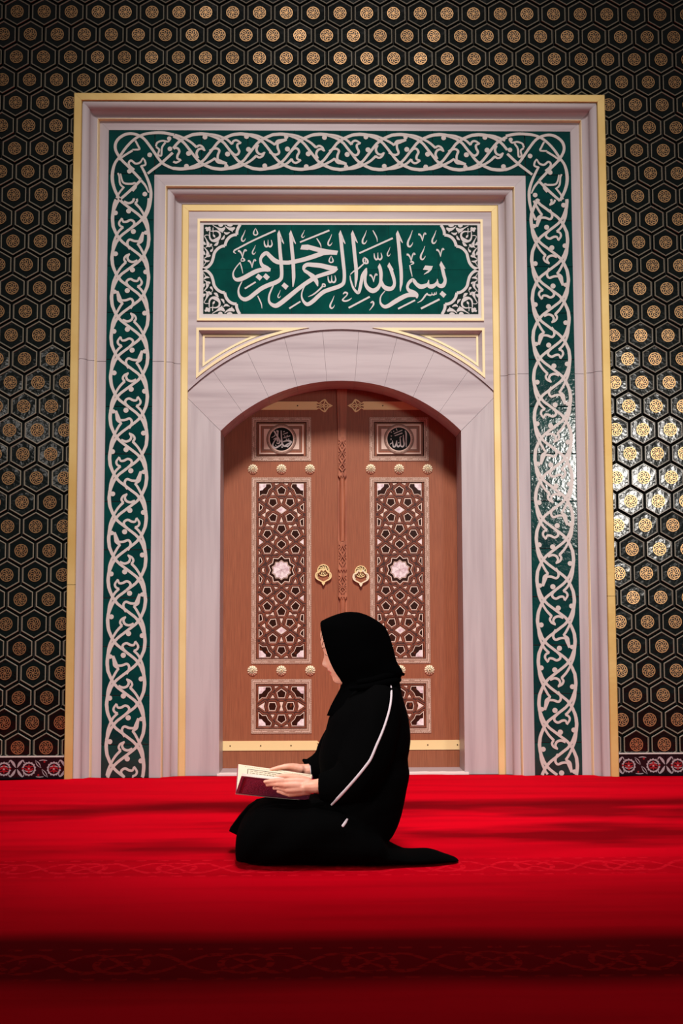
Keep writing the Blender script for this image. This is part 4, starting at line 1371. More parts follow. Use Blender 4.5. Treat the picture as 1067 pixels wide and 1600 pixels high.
# ------------------------------------------------------------------ red wall-to-wall carpet
def carpet_material():
    mt = bpy.data.materials.new('red_carpet_pile')
    mt.use_nodes = True
    nt = mt.node_tree
    N, Lk = nt.nodes, nt.links
    b = N['Principled BSDF']
    b.inputs['Roughness'].default_value = 1.0
    b.inputs['Specular IOR Level'].default_value = 0.02
    tc = N.new('ShaderNodeTexCoord')
    sep = N.new('ShaderNodeSeparateXYZ')
    Lk.new(tc.outputs['Object'], sep.inputs[0])
    def math_(op, a, b2=None, c=None, clamp=False):
        n = N.new('ShaderNodeMath')
        n.operation = op
        n.use_clamp = clamp
        for i, v in enumerate((a, b2, c)):
            if v is None:
                continue
            if isinstance(v, (int, float)):
                n.inputs[i].default_value = v
            else:
                Lk.new(v, n.inputs[i])
        return n.outputs[0]
    def noise(scale, vec_scale, detail=3, off=(0, 0, 0)):
        mp = N.new('ShaderNodeMapping')
        mp.inputs['Scale'].default_value = vec_scale
        mp.inputs['Location'].default_value = off
        Lk.new(tc.outputs['Object'], mp.inputs[0])
        n = N.new('ShaderNodeTexNoise')
        n.inputs['Scale'].default_value = scale
        n.inputs['Detail'].default_value = detail
        Lk.new(mp.outputs[0], n.inputs['Vector'])
        return n.outputs[0]
    def mixc(fac, c1, c2):
        n = N.new('ShaderNodeMix')
        n.data_type = 'RGBA'
        n.clamp_factor = True
        for i, v in ((0, fac), (6, c1), (7, c2)):
            if isinstance(v, (tuple, float)):
                n.inputs[i].default_value = v
            else:
                Lk.new(v, n.inputs[i])
        return n.outputs[2]
    x, y = sep.outputs[0], sep.outputs[1]
    # pile: base red with brushed streaks running along the rows
    streak = noise(1.0, (0.9, 7.0, 1), 4)
    base = mixc(math_('MULTIPLY', math_('SUBTRACT', streak, 0.45, None, True), 3.0, None, True), srgb(214, 0, 26), srgb(180, 0, 18))
    # woven bands every 1.24 m
    def band(yc, half, soft):
        d = math_('ABSOLUTE', math_('SUBTRACT', y, yc))
        return math_('SUBTRACT', 1.0, math_('SMOOTH_MIN' if False else 'DIVIDE', math_('MAXIMUM', math_('SUBTRACT', d, half), 0.0), soft), None, True)
    wob = math_('MULTIPLY', math_('SUBTRACT', noise(1.0, (0.8, 0.8, 1), 2, (3, 1, 0)), 0.5), 0.22)
    yw = math_('ADD', y, wob)
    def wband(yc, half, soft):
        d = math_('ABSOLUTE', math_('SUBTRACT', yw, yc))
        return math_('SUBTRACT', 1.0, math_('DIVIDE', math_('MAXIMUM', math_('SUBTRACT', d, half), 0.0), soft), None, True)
    # scroll figure of the bands: wavy stems and ring flowers repeating along the row
    def figure(yc):
        u = math_('MULTIPLY', x, 2 * PI / 0.31)
        v = math_('DIVIDE', math_('SUBTRACT', y, yc), 0.15)
        s1 = math_('ABSOLUTE', math_('SUBTRACT', math_('MULTIPLY', math_('SINE', u), 0.55), v))
        s2 = math_('ABSOLUTE', math_('ADD', math_('MULTIPLY', math_('SINE', u), 0.55), v))
        stem = math_('LESS_THAN', math_('MINIMUM', s1, s2), 0.10)
        ring = math_('ABSOLUTE', math_('SUBTRACT', math_('ADD', math_('POWER', math_('SINE', math_('MULTIPLY', u, 0.5)), 2.0), math_('MULTIPLY', v, v)), 0.35))
        ringm = math_('LESS_THAN', ring, 0.09)
        edge = math_('MULTIPLY', math_('LESS_THAN', math_('ABSOLUTE', math_('SUBTRACT', math_('ABSOLUTE', v), 0.93)), 0.06), math_('GREATER_THAN', math_('SINE', math_('MULTIPLY', x, 2 * PI / 0.078)), 0.1))
        f = math_('MAXIMUM', math_('MAXIMUM', stem, ringm), edge)
        fn = noise(1.0, (34, 60, 1), 2)
        f = math_('MULTIPLY', f, math_('GREATER_THAN', fn, 0.45))
        inb = math_('LESS_THAN', math_('ABSOLUTE', v), 1.0)
        return math_('MULTIPLY', f, inb)
    col = base
    # darker, uneven tone mixed in along three rows
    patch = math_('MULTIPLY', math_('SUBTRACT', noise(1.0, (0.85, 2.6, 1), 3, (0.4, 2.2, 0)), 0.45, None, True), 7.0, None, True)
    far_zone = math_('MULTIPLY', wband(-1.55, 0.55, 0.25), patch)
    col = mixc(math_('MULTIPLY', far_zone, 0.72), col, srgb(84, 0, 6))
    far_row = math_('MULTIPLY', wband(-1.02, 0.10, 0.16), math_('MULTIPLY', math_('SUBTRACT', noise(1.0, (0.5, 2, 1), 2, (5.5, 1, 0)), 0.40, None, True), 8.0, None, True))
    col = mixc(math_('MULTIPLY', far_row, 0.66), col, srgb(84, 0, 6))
    col = mixc(math_('MULTIPLY', band(-2.48, 0.14, 0.02), 0.22), col, srgb(120, 0, 10))
    col = mixc(math_('MULTIPLY', figure(-2.48), 0.55), col, srgb(236, 24, 44))
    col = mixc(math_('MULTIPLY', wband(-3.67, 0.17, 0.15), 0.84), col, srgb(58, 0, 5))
    col = mixc(math_('MULTIPLY', figure(-3.72), 0.75), col, srgb(150, 16, 16))
    fuzz = noise(900.0, (1, 1, 1), 1)
    col = mixc(math_('MULTIPLY', fuzz, 0.25), col, srgb(120, 0, 8))
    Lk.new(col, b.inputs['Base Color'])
    bp = N.new('ShaderNodeBump')
    bp.inputs['Strength'].default_value = 0.5
    bp.inputs['Distance'].default_value = 0.004
    Lk.new(fuzz, bp.inputs['Height'])
    Lk.new(bp.outputs[0], b.inputs['Normal'])
    return mt
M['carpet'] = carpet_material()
rc = random.Random(3)
def edge_y(x):
    """Far edge of the carpet, cut to the stepped plan of the surround."""
    ax = abs(x)
    return 0.0 if ax > 1.47 else (0.02 if ax > 1.38 else 0.07 if ax > 0.98 else 0.12 if ax > 0.9 else 0.14)
xs = sorted(set([round(v, 4) for v in np.linspace(-4.7, 4.7, 377)]))
ys_off = [0, -0.012, -0.03, -0.06, -0.12, -0.25, -0.5, -1.0, -1.6, -2.2, -2.8, -3.4, -4.0, -4.8, -6.0, -8.6]
ph = [rc.random() * 6.28 for _ in range(8)]
def lump(x):
    return 0.5 + 0.5 * (math.sin(4.1 * x + ph[0]) * 0.5 + math.sin(9.7 * x + ph[1]) * 0.3 + math.sin(23 * x + ph[2]) * 0.2)
vs, fs = [], []
for x in xs:
    for k, o in enumerate(ys_off):
        y = (edge_y(x) - 0.002 if k < 5 else 0) + o
        z = 0.0
        if k in (1, 2):
            z = 0.0085 * lump(x) * (1.0 if abs(x) > 0.0 else 1)
        elif k == 0:
            z = 0.002 * lump(x)
        elif k == 3:
            z = 0.004 * lump(x)
        vs.append((x, y, z))
n = len(ys_off)
for i in range(len(xs) - 1):
    for k in range(n - 1):
        fs.append((i * n + k, i * n + k + 1, (i + 1) * n + k + 1, (i + 1) * n + k))
o = len(vs)
vs += [(v[0], v[1], -0.0135) for v in vs]
for i in range(len(xs) - 1):
    fs.append((i * n, (i + 1) * n, o + (i + 1) * n, o + i * n))
    fs.append((i * n + n - 1, o + i * n + n - 1, o + (i + 1) * n + n - 1, (i + 1) * n + n - 1))
for k in range(n - 1):
    fs.append((k, o + k, o + k + 1, k + 1))
    e = (len(xs) - 1) * n
    fs.append((e + k, e + k + 1, o + e + k + 1, o + e + k))
cm = MB()
cm.add(vs, fs)
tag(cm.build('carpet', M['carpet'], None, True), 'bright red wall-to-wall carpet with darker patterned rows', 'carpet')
# ------------------------------------------------------------------ kneeling reader
YB0 = -2.33
def remesh(mb, voxel, smooth_it=4, factor=0.5):
    me = bpy.data.meshes.new('tmp')
    me.from_pydata(mb.v, [], mb.f)
    bm = bmesh.new()
    bm.from_mesh(me)
    bmesh.ops.recalc_face_normals(bm, faces=bm.faces)
    bm.to_mesh(me)
    bm.free()
    ob = bpy.data.objects.new('tmp', me)
    COL.objects.link(ob)
    r = ob.modifiers.new('r', 'REMESH')
    r.mode = 'VOXEL'
    r.voxel_size = voxel
    r.use_smooth_shade = True
    if smooth_it:
        s = ob.modifiers.new('s', 'SMOOTH')
        s.iterations = smooth_it
        s.factor = factor
    dg = bpy.context.evaluated_depsgraph_get()
    out = bpy.data.meshes.new_from_object(ob.evaluated_get(dg))
    bpy.data.objects.remove(ob)
    bpy.data.meshes.remove(me)
    return out

def P(px, py, y=YB0):
    x, z = at(px, py, y)
    return x, y, z
def Q(px, py, r1, r2=None, y=YB0):
    x, z = at(px, py, y)
    return (x, y, z, r1, r1 if r2 is None else r2)

# ---- body (head, neck, trunk core, arms, hands) as one surface
body = MB()
HY = YB0
slices = [(959, 545, 562, .012), (961, 536, 572, .034), (967, 516, 590, .056), (978, 503.5, 602, .069), (990, 500.2, 606, .075), (1002, 500.6, 608, .077), (1010, 502.4, 608, .077),
          (1016, 505.0, 607, .076), (1020, 506.6, 606, .076), (1026, 507.6, 604, .075), (1032, 509.0, 602, .073), (1038, 510.5, 600, .071), (1043, 512.2, 597, .068), (1048, 514, 594, .065),
          (1053, 516.8, 590, .060), (1058, 519.6, 586, .055), (1063, 521.6, 582, .049), (1067, 524.5, 579, .043), (1070, 533, 576, .036)]
def head_x(v):
    pys = [s[0] for s in slices]
    return [float(np.interp(v, pys, [s[i] for s in slices])) for i in (1, 2, 3)]
rings = []
NH = 72
for v in np.arange(961, 1070.01, 1.6):
    fx, bx, w = head_x(v)
    x0, z = at(fx, v, HY)
    x1, _ = at(bx - 9, v, HY)
    cx = x0 * 0.45 + x1 * 0.55
    ring = []
    for k in range(NH):
        a = 2 * PI * k / NH
        c, s_ = math.cos(a), math.sin(a)
        rx = (x1 - cx) if c > 0 else (cx - x0)
        x = cx + rx * math.copysign(abs(c) ** 0.9, c)
        y = w * math.copysign(abs(s_) ** 0.92, s_)
        if c < 0:
            px = 0.0023
            nose = np.interp(v, [1017, 1022, 1027, 1033, 1037.5, 1040, 1042.5, 1044], [0, 0.5, 2.2, 5.4, 8.3, 7.9, 4.6, 0.3])
            sg = np.interp(v, [1017, 1030, 1038, 1042], [0.007, 0.0085, 0.0125, 0.013])
            x -= nose * px * math.exp(-(y / sg) ** 2)
            ul = math.exp(-((v - 1047.6) / 1.7) ** 2) * 2.4 - math.exp(-((v - 1050.6) / 0.9) ** 2) * 1.6 + math.exp(-((v - 1053.4) / 1.7) ** 2) * 2.2
            x -= ul * px * math.exp(-(y / 0.019) ** 2)
            brow = math.exp(-((v - 1013) / 3.0) ** 2) * 1.0
            x -= brow * px * math.exp(-((abs(y) - 0.025) / 0.018) ** 2)
            sock = math.exp(-((v - 1019.5) / 3.6) ** 2) * 2.2
            x += sock * px * math.exp(-((abs(y) - 0.032) / 0.013) ** 2)
            lid = math.exp(-((v - 1020.5) / 2.6) ** 2) * 1.9
            x -= lid * px * math.exp(-((abs(y) - 0.032) / 0.010) ** 2)
            chk = math.exp(-((v - 1040) / 8.0) ** 2) * 1.6
            x -= chk * px * math.exp(-((abs(y) - 0.040) / 0.018) ** 2)
            chn = math.exp(-((v - 1063) / 4.0) ** 2) * 1.2
            x -= chn * px * math.exp(-(y / 0.018) ** 2)
        ring.append((x, HY + y, z))
    rings.append(ring)
body.loft(rings)
body.tube([Q(560, 1050, .050), Q(566, 1072, .050), Q(574, 1092, .056), Q(580, 1110, .075)], n=20, ref=(0, 1, 0))
body.tube([Q(578, 1100, .085, .12), Q(588, 1150, .095, .145), Q(585, 1210, .09, .14), Q(572, 1265, .09, .14)], n=20, ref=(0, 1, 0))
# folded legs under the cloth
for yy in (-2.44, -2.22):
    body.tube([Q(560, 1290, .060, y=yy), Q(500, 1296, .060, y=yy), Q(405, 1308, .052, y=yy)], n=16, ref=(0, 1, 0))
    body.tube([(-0.315, yy, 0.062, .050, .050), (-0.09, yy, 0.052, .042, .042), (0.06, yy, 0.040, .030, .028), (0.115, yy, 0.034, .022, .022)], n=16, ref=(0, 1, 0))
# near arm and hand
def limb(pts, n=12):
    body.tube(pts, n=n, ref=(0, 1, 0))
limb([Q(592, 1095, .048, y=-2.44), Q(585, 1150, .043, y=-2.49), Q(570, 1205, .038, y=-2.515)])
limb([Q(570, 1207, .036, y=-2.515), Q(530, 1222, .031, y=-2.525), Q(494, 1228.5, .0245, .024, y=-2.515), Q(478, 1229.0, .0225, .030, y=-2.51)])
NHY = -2.512
def finger(pts):
    body.tube(pts, n=10, ref=(0, 1, 0))
# metacarpals fill the back of the hand
finger([Q(482, 1222, .017, y=-2.508), Q(462, 1220, .0150, y=-2.514), Q(446, 1220.5, .0108, y=-2.520)])
finger([Q(482, 1227, .018, y=-2.510), Q(462, 1226.5, .0155, y=-2.520), Q(445, 1227, .0112, y=-2.526)])
finger([Q(482, 1231, .018, y=-2.510), Q(463, 1233, .0155, y=-2.519), Q(448, 1234.5, .0108, y=-2.523)])
finger([Q(482, 1235, .017, y=-2.507), Q(464, 1238.5, .0145, y=-2.512), Q(452, 1241, .0102, y=-2.514)])
# fingers laid along the cover and curling under it
finger([Q(446, 1220.5, .0100, y=-2.520), Q(434, 1219.8, .0088, y=-2.526), Q(423, 1220.4, .0078, y=-2.522), Q(413.5, 1221.4, .0062, y=-2.516)])
finger([Q(445, 1227, .0102, y=-2.526), Q(434, 1225.6, .0090, y=-2.527), Q(424, 1225.4, .0080, y=-2.519), Q(417, 1226.6, .0064, y=-2.510)])
finger([Q(448, 1234.5, .0100, y=-2.523), Q(440, 1232.4, .0088, y=-2.520), Q(433, 1231.2, .0078, y=-2.507), Q(428, 1231.6, .0064, y=-2.492)])
finger([Q(452, 1241, .0092, y=-2.514), Q(444, 1239.2, .0080, y=-2.508), Q(438, 1237.4, .0070, y=-2.494), Q(434, 1236.8, .0058, y=-2.480)])
# thumb over the page
finger([Q(478, 1220, .0150, y=-2.500), Q(462, 1214.5, .0118, y=-2.488), Q(448, 1212.6, .0096, y=-2.480), Q(437, 1212.8, .0080, y=-2.474), Q(431, 1213.6, .0066, y=-2.470)])
# far arm and hand
limb([Q(590, 1095, .048, y=-2.22), Q(560, 1150, .043, y=-2.19), Q(530, 1190, .036, y=-2.185)])
limb([Q(530, 1190, .034, y=-2.185), Q(500, 1199, .029, y=-2.185), Q(484, 1203, .0235, y=-2.19), Q(470, 1204, .024, .026, y=-2.185)])
for dy, dz, rr in ((0.0, -5.0, .0135), (0.012, -1.5, .0140), (0.018, 2.5, .0135), (0.02, 6, .012)):
    finger([Q(474, 1204 + dz * .4, .017, y=-2.186), Q(458, 1202 + dz * .8, rr, y=-2.178 + dy), Q(444, 1203 + dz, .0105, y=-2.172 + dy)])
    finger([Q(444, 1203 + dz, .0098, y=-2.172 + dy), Q(434, 1207 + dz, .0086, y=-2.170 + dy), Q(427, 1213 + dz, .0076, y=-2.176 + dy), Q(423, 1219 + dz * .6, .0062, y=-2.19 + dy)])
finger([Q(470, 1202, .0165, y=-2.205), Q(455, 1198, .0130, y=-2.216), Q(442, 1198.5, .0098, y=-2.228), Q(430, 1201.0, .0080, y=-2.236), Q(423, 1202.6, .0062, y=-2.240)])
body_me = remesh(body, 0.0029, 3, 0.5)

def skin_material():
    mt = mat('skin', srgb(232, 172, 148), 0.5, col2=srgb(224, 156, 130), scale=(30, 30, 30), sss=0.12)
    nt = mt.node_tree
    b = nt.nodes['Principled BSDF']
    src = b.inputs['Base Color'].links[0].from_socket
    tc = nt.nodes.new('ShaderNodeTexCoord')
    def blob(src, centre, r0, r1, col, scale=(1, 1, 1)):
        mp = nt.nodes.new('ShaderNodeVectorMath')
        mp.operation = 'SUBTRACT'
        mp.inputs[1].default_value = centre
        sc = nt.nodes.new('ShaderNodeVectorMath')
        sc.operation = 'MULTIPLY'
        sc.inputs[1].default_value = scale
        ln = nt.nodes.new('ShaderNodeVectorMath')
        ln.operation = 'LENGTH'
        mr = nt.nodes.new('ShaderNodeMapRange')
        mr.inputs['From Min'].default_value = r0
        mr.inputs['From Max'].default_value = r1
        mr.inputs['To Min'].default_value = 1
        mr.inputs['To Max'].default_value = 0
        mx = nt.nodes.new('ShaderNodeMix')
        mx.data_type = 'RGBA'
        nt.links.new(tc.outputs['Object'], mp.inputs[0])
        nt.links.new(mp.outputs[0], sc.inputs[0])
        nt.links.new(sc.outputs[0], ln.inputs[0])
        nt.links.new(ln.outputs['Value'], mr.inputs[0])
        nt.links.new(mr.outputs[0], mx.inputs[0])
        nt.links.new(src, mx.inputs[6])
        mx.inputs[7].default_value = col
        nt.links.new(mx.outputs[2], b.inputs['Base Color'])
        return mx.outputs[2]
    x, y, z = P(511.5, 1050.6, HY)
    s = blob(src, (x, y, z), 0.011, 0.017, srgb(196, 96, 86), (0.55, 0.55, 1.45))
    return mt
M['skin'] = skin_material()
person = bpy.data.objects.new('person', body_me)
body_me.materials.append(M['skin'])
COL.objects.link(person)
tag(person, 'woman in black robe and headscarf kneeling on the red carpet, reading an open book', 'person')

# brows, lashes and a few strands at the forehead (front surface found on the head itself)
bvh_body = BVHTree.FromPolygons([v.co for v in body_me.vertices], [tuple(p.vertices) for p in body_me.polygons])
def on_face(v_px, y, off=0.0006):
    _, z = at(505, v_px, HY)
    h = bvh_body.ray_cast(Vector((-0.6, HY + y, z)), Vector((1, 0, 0)))
    return (h[0].x - off, h[0].y, h[0].z) if h[0] else (0, HY + y, z)
for nm, pts, r in (('eyebrow', [(1013.6, .013), (1012.6, .022), (1011.8, .034), (1012.8, .045), (1014.6, .053)], .0015),
                   ('eyelashes', [(1022.2, .019), (1023.6, .026), (1024.0, .034), (1023.2, .042), (1021.6, .048)], .0010)):
    for s in (-1, 1):
        mb = MB()
        mb.tube([on_face(a, s * b) + (r, r * 0.8) for a, b in pts], n=8)
        mb.build(nm, M['hair'], person, True)
for a in ([(986, -.045), (998, -.040), (1005, -.030), (1008, -.020)], [(986, -.052), (1000, -.050), (1010, -.050)], [(986, -.030), (996, -.022), (1001, -.010)], [(986, .04), (998, .036), (1006, .03)]):
    hb = MB()
    hb.tube([on_face(v, y, 0.001) + (.0011, .0011) for v, y in a], n=6)
    hb.build('hair_strand', M['hair'], person, True)

# ---- abaya
ab = MB()
def slab_ring(px0, px1, py, hw, yc=YB0, n=36, e=0.85, lean=0.0):
    x0, z = at(px0, py, yc)
    x1, _ = at(px1, py, yc)
    cx, a = (x0 + x1) / 2, (x1 - x0) / 2
    return [(cx + a * math.copysign(abs(math.cos(2 * PI * k / n)) ** e, math.cos(2 * PI * k / n)), yc + hw * math.copysign(abs(math.sin(2 * PI * k / n)) ** e, math.sin(2 * PI * k / n)), z) for k in range(n)]
tors = [(1058, 566, 610, .060), (1066, 558, 616, .085), (1076, 545, 624.5, .135), (1090, 532, 629, .175), (1107, 521, 633.5, .195), (1123, 513.5, 637.5, .20), (1142, 508.5, 640, .20), (1157, 503, 640.5, .20),
        (1170, 500, 639, .20), (1184, 497.5, 636.5, .195), (1196, 499, 637.5, .195), (1207, 500, 639.5, .20), (1219, 501, 638, .205), (1231, 502, 635, .21), (1250, 505, 632, .215), (1269, 510, 627.5, .215), (1286, 516, 621.5, .205),
        (1300, 522, 614.5, .19), (1312, 530, 605, .17), (1320, 535, 598, .15)]
ab.loft([slab_ring(a, b, v, w) for v, a, b, w in tors])
# lap and folded legs: rings along x
def lap_ring(px, top, hw, yc, n=36, zb=0.004, e=0.72):
    x, zt = at(px, top, yc)
    cz, h = (zt + zb) / 2, (zt - zb) / 2
    return [(x, yc + hw * math.copysign(abs(math.cos(2 * PI * k / n)) ** e, math.cos(2 * PI * k / n)), cz + h * math.copysign(abs(math.sin(2 * PI * k / n)) ** e, math.sin(2 * PI * k / n))) for k in range(n)]
lap = [(369.8, 1309, .06), (371.5, 1297, .12), (375, 1286, .165), (381, 1275, .20), (390, 1264, .225), (402, 1254, .24), (420, 1248.5, .252), (450, 1248, .258), (472, 1247, .26), (492, 1243, .26), (530, 1246, .26), (565, 1262, .25), (592, 1290, .235), (606, 1318, .20)]
ab.loft([lap_ring(a, t, w, YB0) for a, t, w in lap])
tail = [(585, 1312, .20, -2.36), (606, 1317.5, .17, -2.375), (622, 1323.5, .14, -2.385), (632, 1328, .125, -2.39), (645, 1329, .115, -2.395), (668, 1329.5, .10, -2.40), (685, 1332, .085, -2.40), (700, 1335.5, .065, -2.40), (712, 1340, .045, -2.40), (717.5, 1344.5, .02, -2.40)]
ab.loft([lap_ring(a, t, w, y, e=0.9) for a, t, w, y in tail])
# flap of cloth behind the far knee
flap = ((425, 1246), (402, 1247.5), (387, 1257.5), (372, 1275), (357.5, 1295), (359, 1298), (368, 1301), (385, 1303), (425, 1296))
ab.loft([[(at(a_, b_, -2.2)[0], yy, at(a_, b_, -2.2)[1]) for a_, b_ in flap] for yy in (-2.25, -2.165)])
# sleeves
ab.tube([Q(598, 1083, .062, y=-2.43), Q(592, 1110, .080, y=-2.465), Q(583, 1150, .088, y=-2.49), Q(572, 1185, .090, y=-2.505), Q(556, 1213, .088, .085, y=-2.515), Q(534, 1226, .070, .062, y=-2.52), Q(512, 1229, .054, .040, y=-2.52), Q(498, 1229.5, .046, .031, y=-2.518)], n=22, ref=(0, 1, 0), round_ends=False)
ab.tube([Q(560, 1215, .07, y=-2.50), Q(540, 1236, .055, .04, y=-2.505), Q(517, 1249, .035, .02, y=-2.505)], n=16, ref=(0, 1, 0))
ab.tube([Q(590, 1085, .06, y=-2.23), Q(565, 1120, .08, y=-2.19), Q(535, 1165, .085, y=-2.175), Q(512, 1190, .068, y=-2.18), Q(494, 1198, .048, .036, y=-2.186), Q(483, 1200, .040, .032, y=-2.19)], n=22, ref=(0, 1, 0), round_ends=False)
ab.tube([Q(486, 1196, .02, y=-2.165), Q(479, 1190.5, .013, y=-2.17), Q(474.5, 1187.5, .009, y=-2.175)], n=12, ref=(0, 1, 0))
abaya_me = remesh(ab, 0.0065, 3, 0.5)
# soft folds
nv = len(abaya_me.vertices)
co = np.empty(nv * 3)
abaya_me.vertices.foreach_get('co', co)
co = co.reshape(-1, 3)
no = np.empty(nv * 3)
abaya_me.vertices.foreach_get('normal', no)
no = no.reshape(-1, 3)
X_, Y_, Z_ = co.T
fold = np.zeros(nv)
fold += 0.0045 * np.sin(46 * (X_ + 0.35 * Z_) + 3 * np.sin(9 * Z_)) * np.clip((Z_ - 0.30) / 0.1, 0, 1) * np.clip((0.62 - Z_) / 0.1, 0, 1)
fold += 0.005 * np.sin(38 * (Z_ * 1.0 - X_ * 0.8) + 2.2 * np.sin(7 * X_)) * np.clip((0.26 - Z_) / 0.08, 0, 1) * np.clip(Z_ / 0.05, 0, 1)
fold *= np.clip(1.2 - np.abs(no[:, 0]), 0.2, 1)
co = co + no * fold[:, None]
co[:, 2] = np.maximum(co[:, 2], 0.0015)
abaya_me.vertices.foreach_set('co', co.ravel())
abaya_me.update()
abaya_me.materials.append(M['cloth'])
abaya = link('abaya', abaya_me, person)
bvh = BVHTree.FromPolygons([v.co for v in abaya_me.vertices], [tuple(p.vertices) for p in abaya_me.polygons])
def ribbon(name, pix, wpx, parent):
    pts = []
    q = catmull([(a, b, c) for (a, b), c in zip(pix, wpx)], 6)
    for a, b, c in q:
        x, z = at(a, b, -2.56)
        o_ = CAM_LOC
        d = (Vector((x, -2.56, z)) - o_).normalized()
        h = bvh.ray_cast(o_, d)
        p = h[0] if h[0] else Vector((x, -2.5, z))
        pts.append((p.x, p.y - 0.0015, p.z, c * 0.00225 / 2))
    # even the depth so the braid lies smoothly
    for _ in range(3):
        pts = [pts[0]] + [(b[0], (a[1] + b[1] + c[1]) / 3, b[2], b[3]) for a, b, c in zip(pts, pts[1:], pts[2:])] + [pts[-1]]
    mb = MB()
    mb.tube([(a, b, c, r, 0.0022) for a, b, c, r in pts], n=10, ref=(0, 1, 0), sub=1)
    return mb.build(name, M['piping'], parent, True)
ribbon('white_piping', [(609.5, 1067), (611.5, 1080), (610, 1100), (605, 1121), (597, 1144), (588, 1165), (579, 1186), (569, 1200), (556, 1216), (541, 1233), (528, 1247), (518, 1257.5)], [1.6, 3.2, 3.4, 3.4, 3.6, 3.8, 4.0, 4.2, 4.2, 4.4, 4.6, 3.4], abaya)
ribbon('white_piping', [(542.5, 1280), (539.5, 1285), (535.5, 1290.5)], [3.2, 4.2, 4.2], abaya)
# bracelet-like pale cuff band on the far wrist
cb = MB()
for k in range(1):
    c = P(485.5, 1201.5, -2.19)
    rings = []
    for j in range(24):
        a = 2 * PI * j / 24
        rings.append([(c[0] + (0.0022 * math.cos(b) - 0.012 * math.sin(a) * 0.25), c[1] + (0.0265 + 0.0022 * math.sin(b)) * math.cos(a), c[2] + (0.0275 + 0.0022 * math.sin(b)) * math.sin(a)) for b in (0, PI / 2, PI, 3 * PI / 2)])
    rings.append(rings[0])
    cb.loft(rings, 0, False)
cb.build('bracelet', M['piping'], person, True)

# ---- headscarf: one draped sheet, open round the face
rows = [  # (front px, front py, back px, back py, half width, open)
 (540, 956.8, 556, 956.2, .018, 0), (526, 960.2, 572, 960.6, .050, 0), (513, 965.3, 586, 968, .076, 0), (503, 970.4, 598, 976.5, .092, 0),
 (500.0, 972.6, 602, 980.5, .096, 1), (501.6, 984, 606.5, 990, .102, 1), (504.4, 996, 611, 1003, .105, 1), (507.6, 1008, 614.5, 1016, .107, 1), (511.2, 1021, 617.5, 1029, .108, 1),
 (515.2, 1032.5, 621, 1039, .106, 1), (520, 1043, 627.5, 1045.5, .103, 1), (526, 1053, 629.5, 1052, .098, 1), (532.5, 1061, 624.5, 1060, .095, 1), (534.5, 1068, 623.5, 1066, .098, 0),
 (531.5, 1077, 625.0, 1072, .115, 0), (524.0, 1090, 626.5, 1079, .140, 0), (517.5, 1102, 627.5, 1086, .155, 0), (511.8, 1117, 626, 1092, .150, 0)]
NC = 56
sv, sf = [], []
yc = YB0
for ri, (fx, fy, bx, by, hw, op) in enumerate(rows):
    xf, zf = at(fx, fy, yc)
    xb, zb = at(bx, by, yc)
    # smooth closing factor
    lim = 0.80 if op else 1.0
    cx = (xf + lim * xb) / (1 + lim)
    a = xb - cx
    f0 = math.acos(-lim) if op else PI
    for k in range(NC + 1):
        t = -1 + 2 * k / NC
        ph_ = t * f0
        x = cx + a * math.cos(ph_)
        y = hw * math.sin(ph_)
        y = math.copysign(hw * abs(y / hw) ** 0.85, y) if hw else 0
        u = (x - xf) / (xb - xf) if xb != xf else 0
        z = zf + (zb - zf) * u
        if ri > 12:
            w_ = (ri - 12) / 5
            z -= 0.012 * w_ * math.sin(ph_) ** 2
            amp = 0.004 * w_
            x += amp * math.sin(9 * ph_) * abs(math.cos(ph_))
            y += amp * math.sin(11 * ph_ + 1)
        elif ri > 3:
            y += 0.0016 * math.sin(ri * 1.9 + 4 * ph_)
        sv.append((x, yc + y, z))
for r in range(len(rows) - 1):
    for k in range(NC):
        sf.append((r * (NC + 1) + k, (r + 1) * (NC + 1) + k, (r + 1) * (NC + 1) + k + 1, r * (NC + 1) + k + 1))
sf.append(tuple(range(NC + 1)))
smb = MB()
smb.add(sv, sf)
scarf = smb.build('headscarf', M['scarf'], person, True)
ss_ = scarf.modifiers.new('smooth', 'SUBSURF')
ss_.levels = ss_.render_levels = 1
so = scarf.modifiers.new('thickness', 'SOLIDIFY')
so.thickness = 0.003
so.offset = 0
# gathered edge of the scarf at the nape
nb = MB()
nb.tube([Q(612, 1050, .012, y=-2.36), Q(622, 1051, .011, y=-2.35), Q(630.5, 1054, .005, y=-2.34)], n=10, ref=(0, 1, 0))
nb.tube([Q(560, 1066, .010, y=-2.45), Q(585, 1062, .013, y=-2.44), Q(606, 1056, .013, y=-2.41), Q(621, 1053, .010, y=-2.36)], n=10, ref=(0, 1, 0))
nb.tube([Q(548, 1076, .009, y=-2.46), Q(580, 1072, .012, y=-2.465), Q(606, 1066, .012, y=-2.43), Q(623, 1062, .010, y=-2.36)], n=10, ref=(0, 1, 0))
nb.build('scarf_folds', M['scarf'], scarf, True)

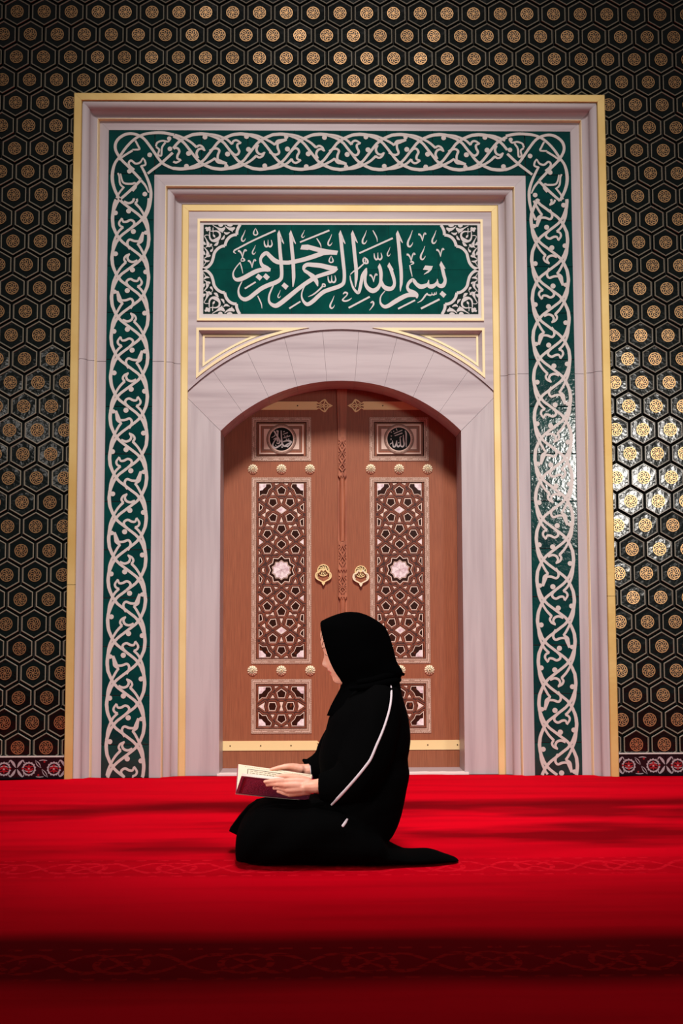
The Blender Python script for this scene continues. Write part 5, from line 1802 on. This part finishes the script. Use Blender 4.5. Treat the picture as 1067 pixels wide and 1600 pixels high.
# ------------------------------------------------------------------ the open book
book = bpy.data.objects.new('book', None)
COL.objects.link(book)
S0, S1 = at3(368.0, 1239.5, -2.355), at3(482, 1250.5, -2.355)
N0, N1 = at3(377.5, 1211.3, -2.492), at3(488, 1223.5, -2.492)
F0, F1 = at3(371.0, 1195.8, -2.225), at3(489, 1212.8, -2.225)
book.location = S0
tag(book, 'open book with maroon cover and cream pages held in the kneeling woman\'s hands', 'book')
def quad_slab(name, a, b, c, d, n, t0, t1, mts, mi_top, mi_side, mi_bot, parent):
    """Slab over the quad a b c d between offsets t0 and t1 along n."""
    mb = MB()
    lo = [p + n * t0 - book.location for p in (a, b, c, d)]
    hi = [p + n * t1 - book.location for p in (a, b, c, d)]
    vs = lo + hi
    mb.add(vs, [(4, 5, 6, 7)], mi_top)
    mb.add(vs, [(3, 2, 1, 0)], mi_bot)
    mb.add(vs, [(k, (k + 1) % 4, 4 + (k + 1) % 4, 4 + k) for k in range(4)], mi_side)
    return mb.build(name, mts, parent)
nN = ((S1 - S0).cross(N0 - S0)).normalized()
if nN.z < 0:
    nN = -nN
nF = ((S1 - S0).cross(F0 - S0)).normalized()
if nF.z < 0:
    nF = -nF
def lerp(a, b, t):
    return a + (b - a) * t
def half(E0, E1, n):
    ex = 0.03
    cov = quad_slab('cover', lerp(S0, E0, -0.01), lerp(S1, E1, -0.01), lerp(S1, E1, 1.0), lerp(S0, E0, 1.0), n, -0.0025, 0.0, [M['leather_dark'], M['leather']], 0, 0, 1, book)
    a, b, c, d = lerp(lerp(S0, S1, 0.012), lerp(E0, E1, 0.012), 0.0), lerp(lerp(S0, S1, 0.988), lerp(E0, E1, 0.988), 0.0), lerp(S1, E1, 0.975), lerp(S0, E0, 0.975)
    c = lerp(c, d, 0.012)
    d = lerp(d, c, 0.012)
    blk = quad_slab('page_block', a, b, c, d, n, 0.0002, 0.0095, [M['paper'], M['paper_edge']], 0, 1, 1, book)
    return cov, blk
half(N0, N1, nN)
half(F0, F1, nF)
# a dark tooled line on the near cover, just inside its edges
def on_half(E0, E1, n, u, v, off):
    return lerp(lerp(S0, S1, u), lerp(E0, E1, u), v) + n * off - book.location
def lines_on(name, E0, E1, n, segs, off, th, m_, kind=None):
    mb = MB()
    for (u0, v0, u1, v1, w) in segs:
        a, b = on_half(E0, E1, n, u0, v0, off), on_half(E0, E1, n, u1, v1, off)
        d = (b - a).normalized()
        s = n.cross(d).normalized() * (w / 2)
        up = n * th
        vs = [a - s, b - s, b + s, a + s, a - s + up, b - s + up, b + s + up, a + s + up]
        mb.add(vs, [(4, 5, 6, 7), (3, 2, 1, 0), (0, 1, 5, 4), (1, 2, 6, 5), (2, 3, 7, 6), (3, 0, 4, 7)])
    o = mb.build(name, m_, book)
    if kind:
        o['kind'] = kind
    return o
lines_on('tooled_line', N0, N1, nN, [(0.045, 0.05, 0.045, 0.95, 0.006), (0.045, 0.94, 0.97, 0.94, 0.004), (0.045, 0.06, 0.97, 0.06, 0.004)], -0.0032, 0.0009, M['leather_dark'])
lines_on('spine_edge', N0, N1, nN, [(0.0, 0.0, 1.0, 0.0, 0.005)], -0.0030, 0.0034, M['paper_edge'])
lines_on('cover_edge', N0, N1, nN, [(0.0, 1.0, 1.0, 1.0, 0.0035)], -0.0030, 0.0034, M['paper_edge'])
fr = [(0.14, 0.84, 0.93, 0.84, 0.0022), (0.14, 0.16, 0.93, 0.16, 0.0022), (0.14, 0.16, 0.14, 0.84, 0.0022), (0.93, 0.16, 0.93, 0.84, 0.0022)]
for E0, E1, n in ((F0, F1, nF), (N0, N1, nN)):
    lines_on('page_frame', E0, E1, n, fr, 0.0096, 0.0002, M['ink'])
    rt = random.Random(5)
    segs = []
    for r in range(9):
        v = 0.22 + r * 0.07
        u = 0.17
        while u < 0.88:
            l = rt.uniform(0.02, 0.06)
            segs.append((u, v, min(u + l, 0.9), v, 0.0028))
            u += l + rt.uniform(0.008, 0.016)
    for v in (0.92,):
        u = 0.1
        while u < 0.95:
            l = rt.uniform(0.006, 0.014)
            segs.append((u, v, u + l, v, 0.0022))
            u += l + 0.012
    lines_on('printed_text', E0, E1, n, segs, 0.0096, 0.0002, M['ink_pale'], 'stuff')
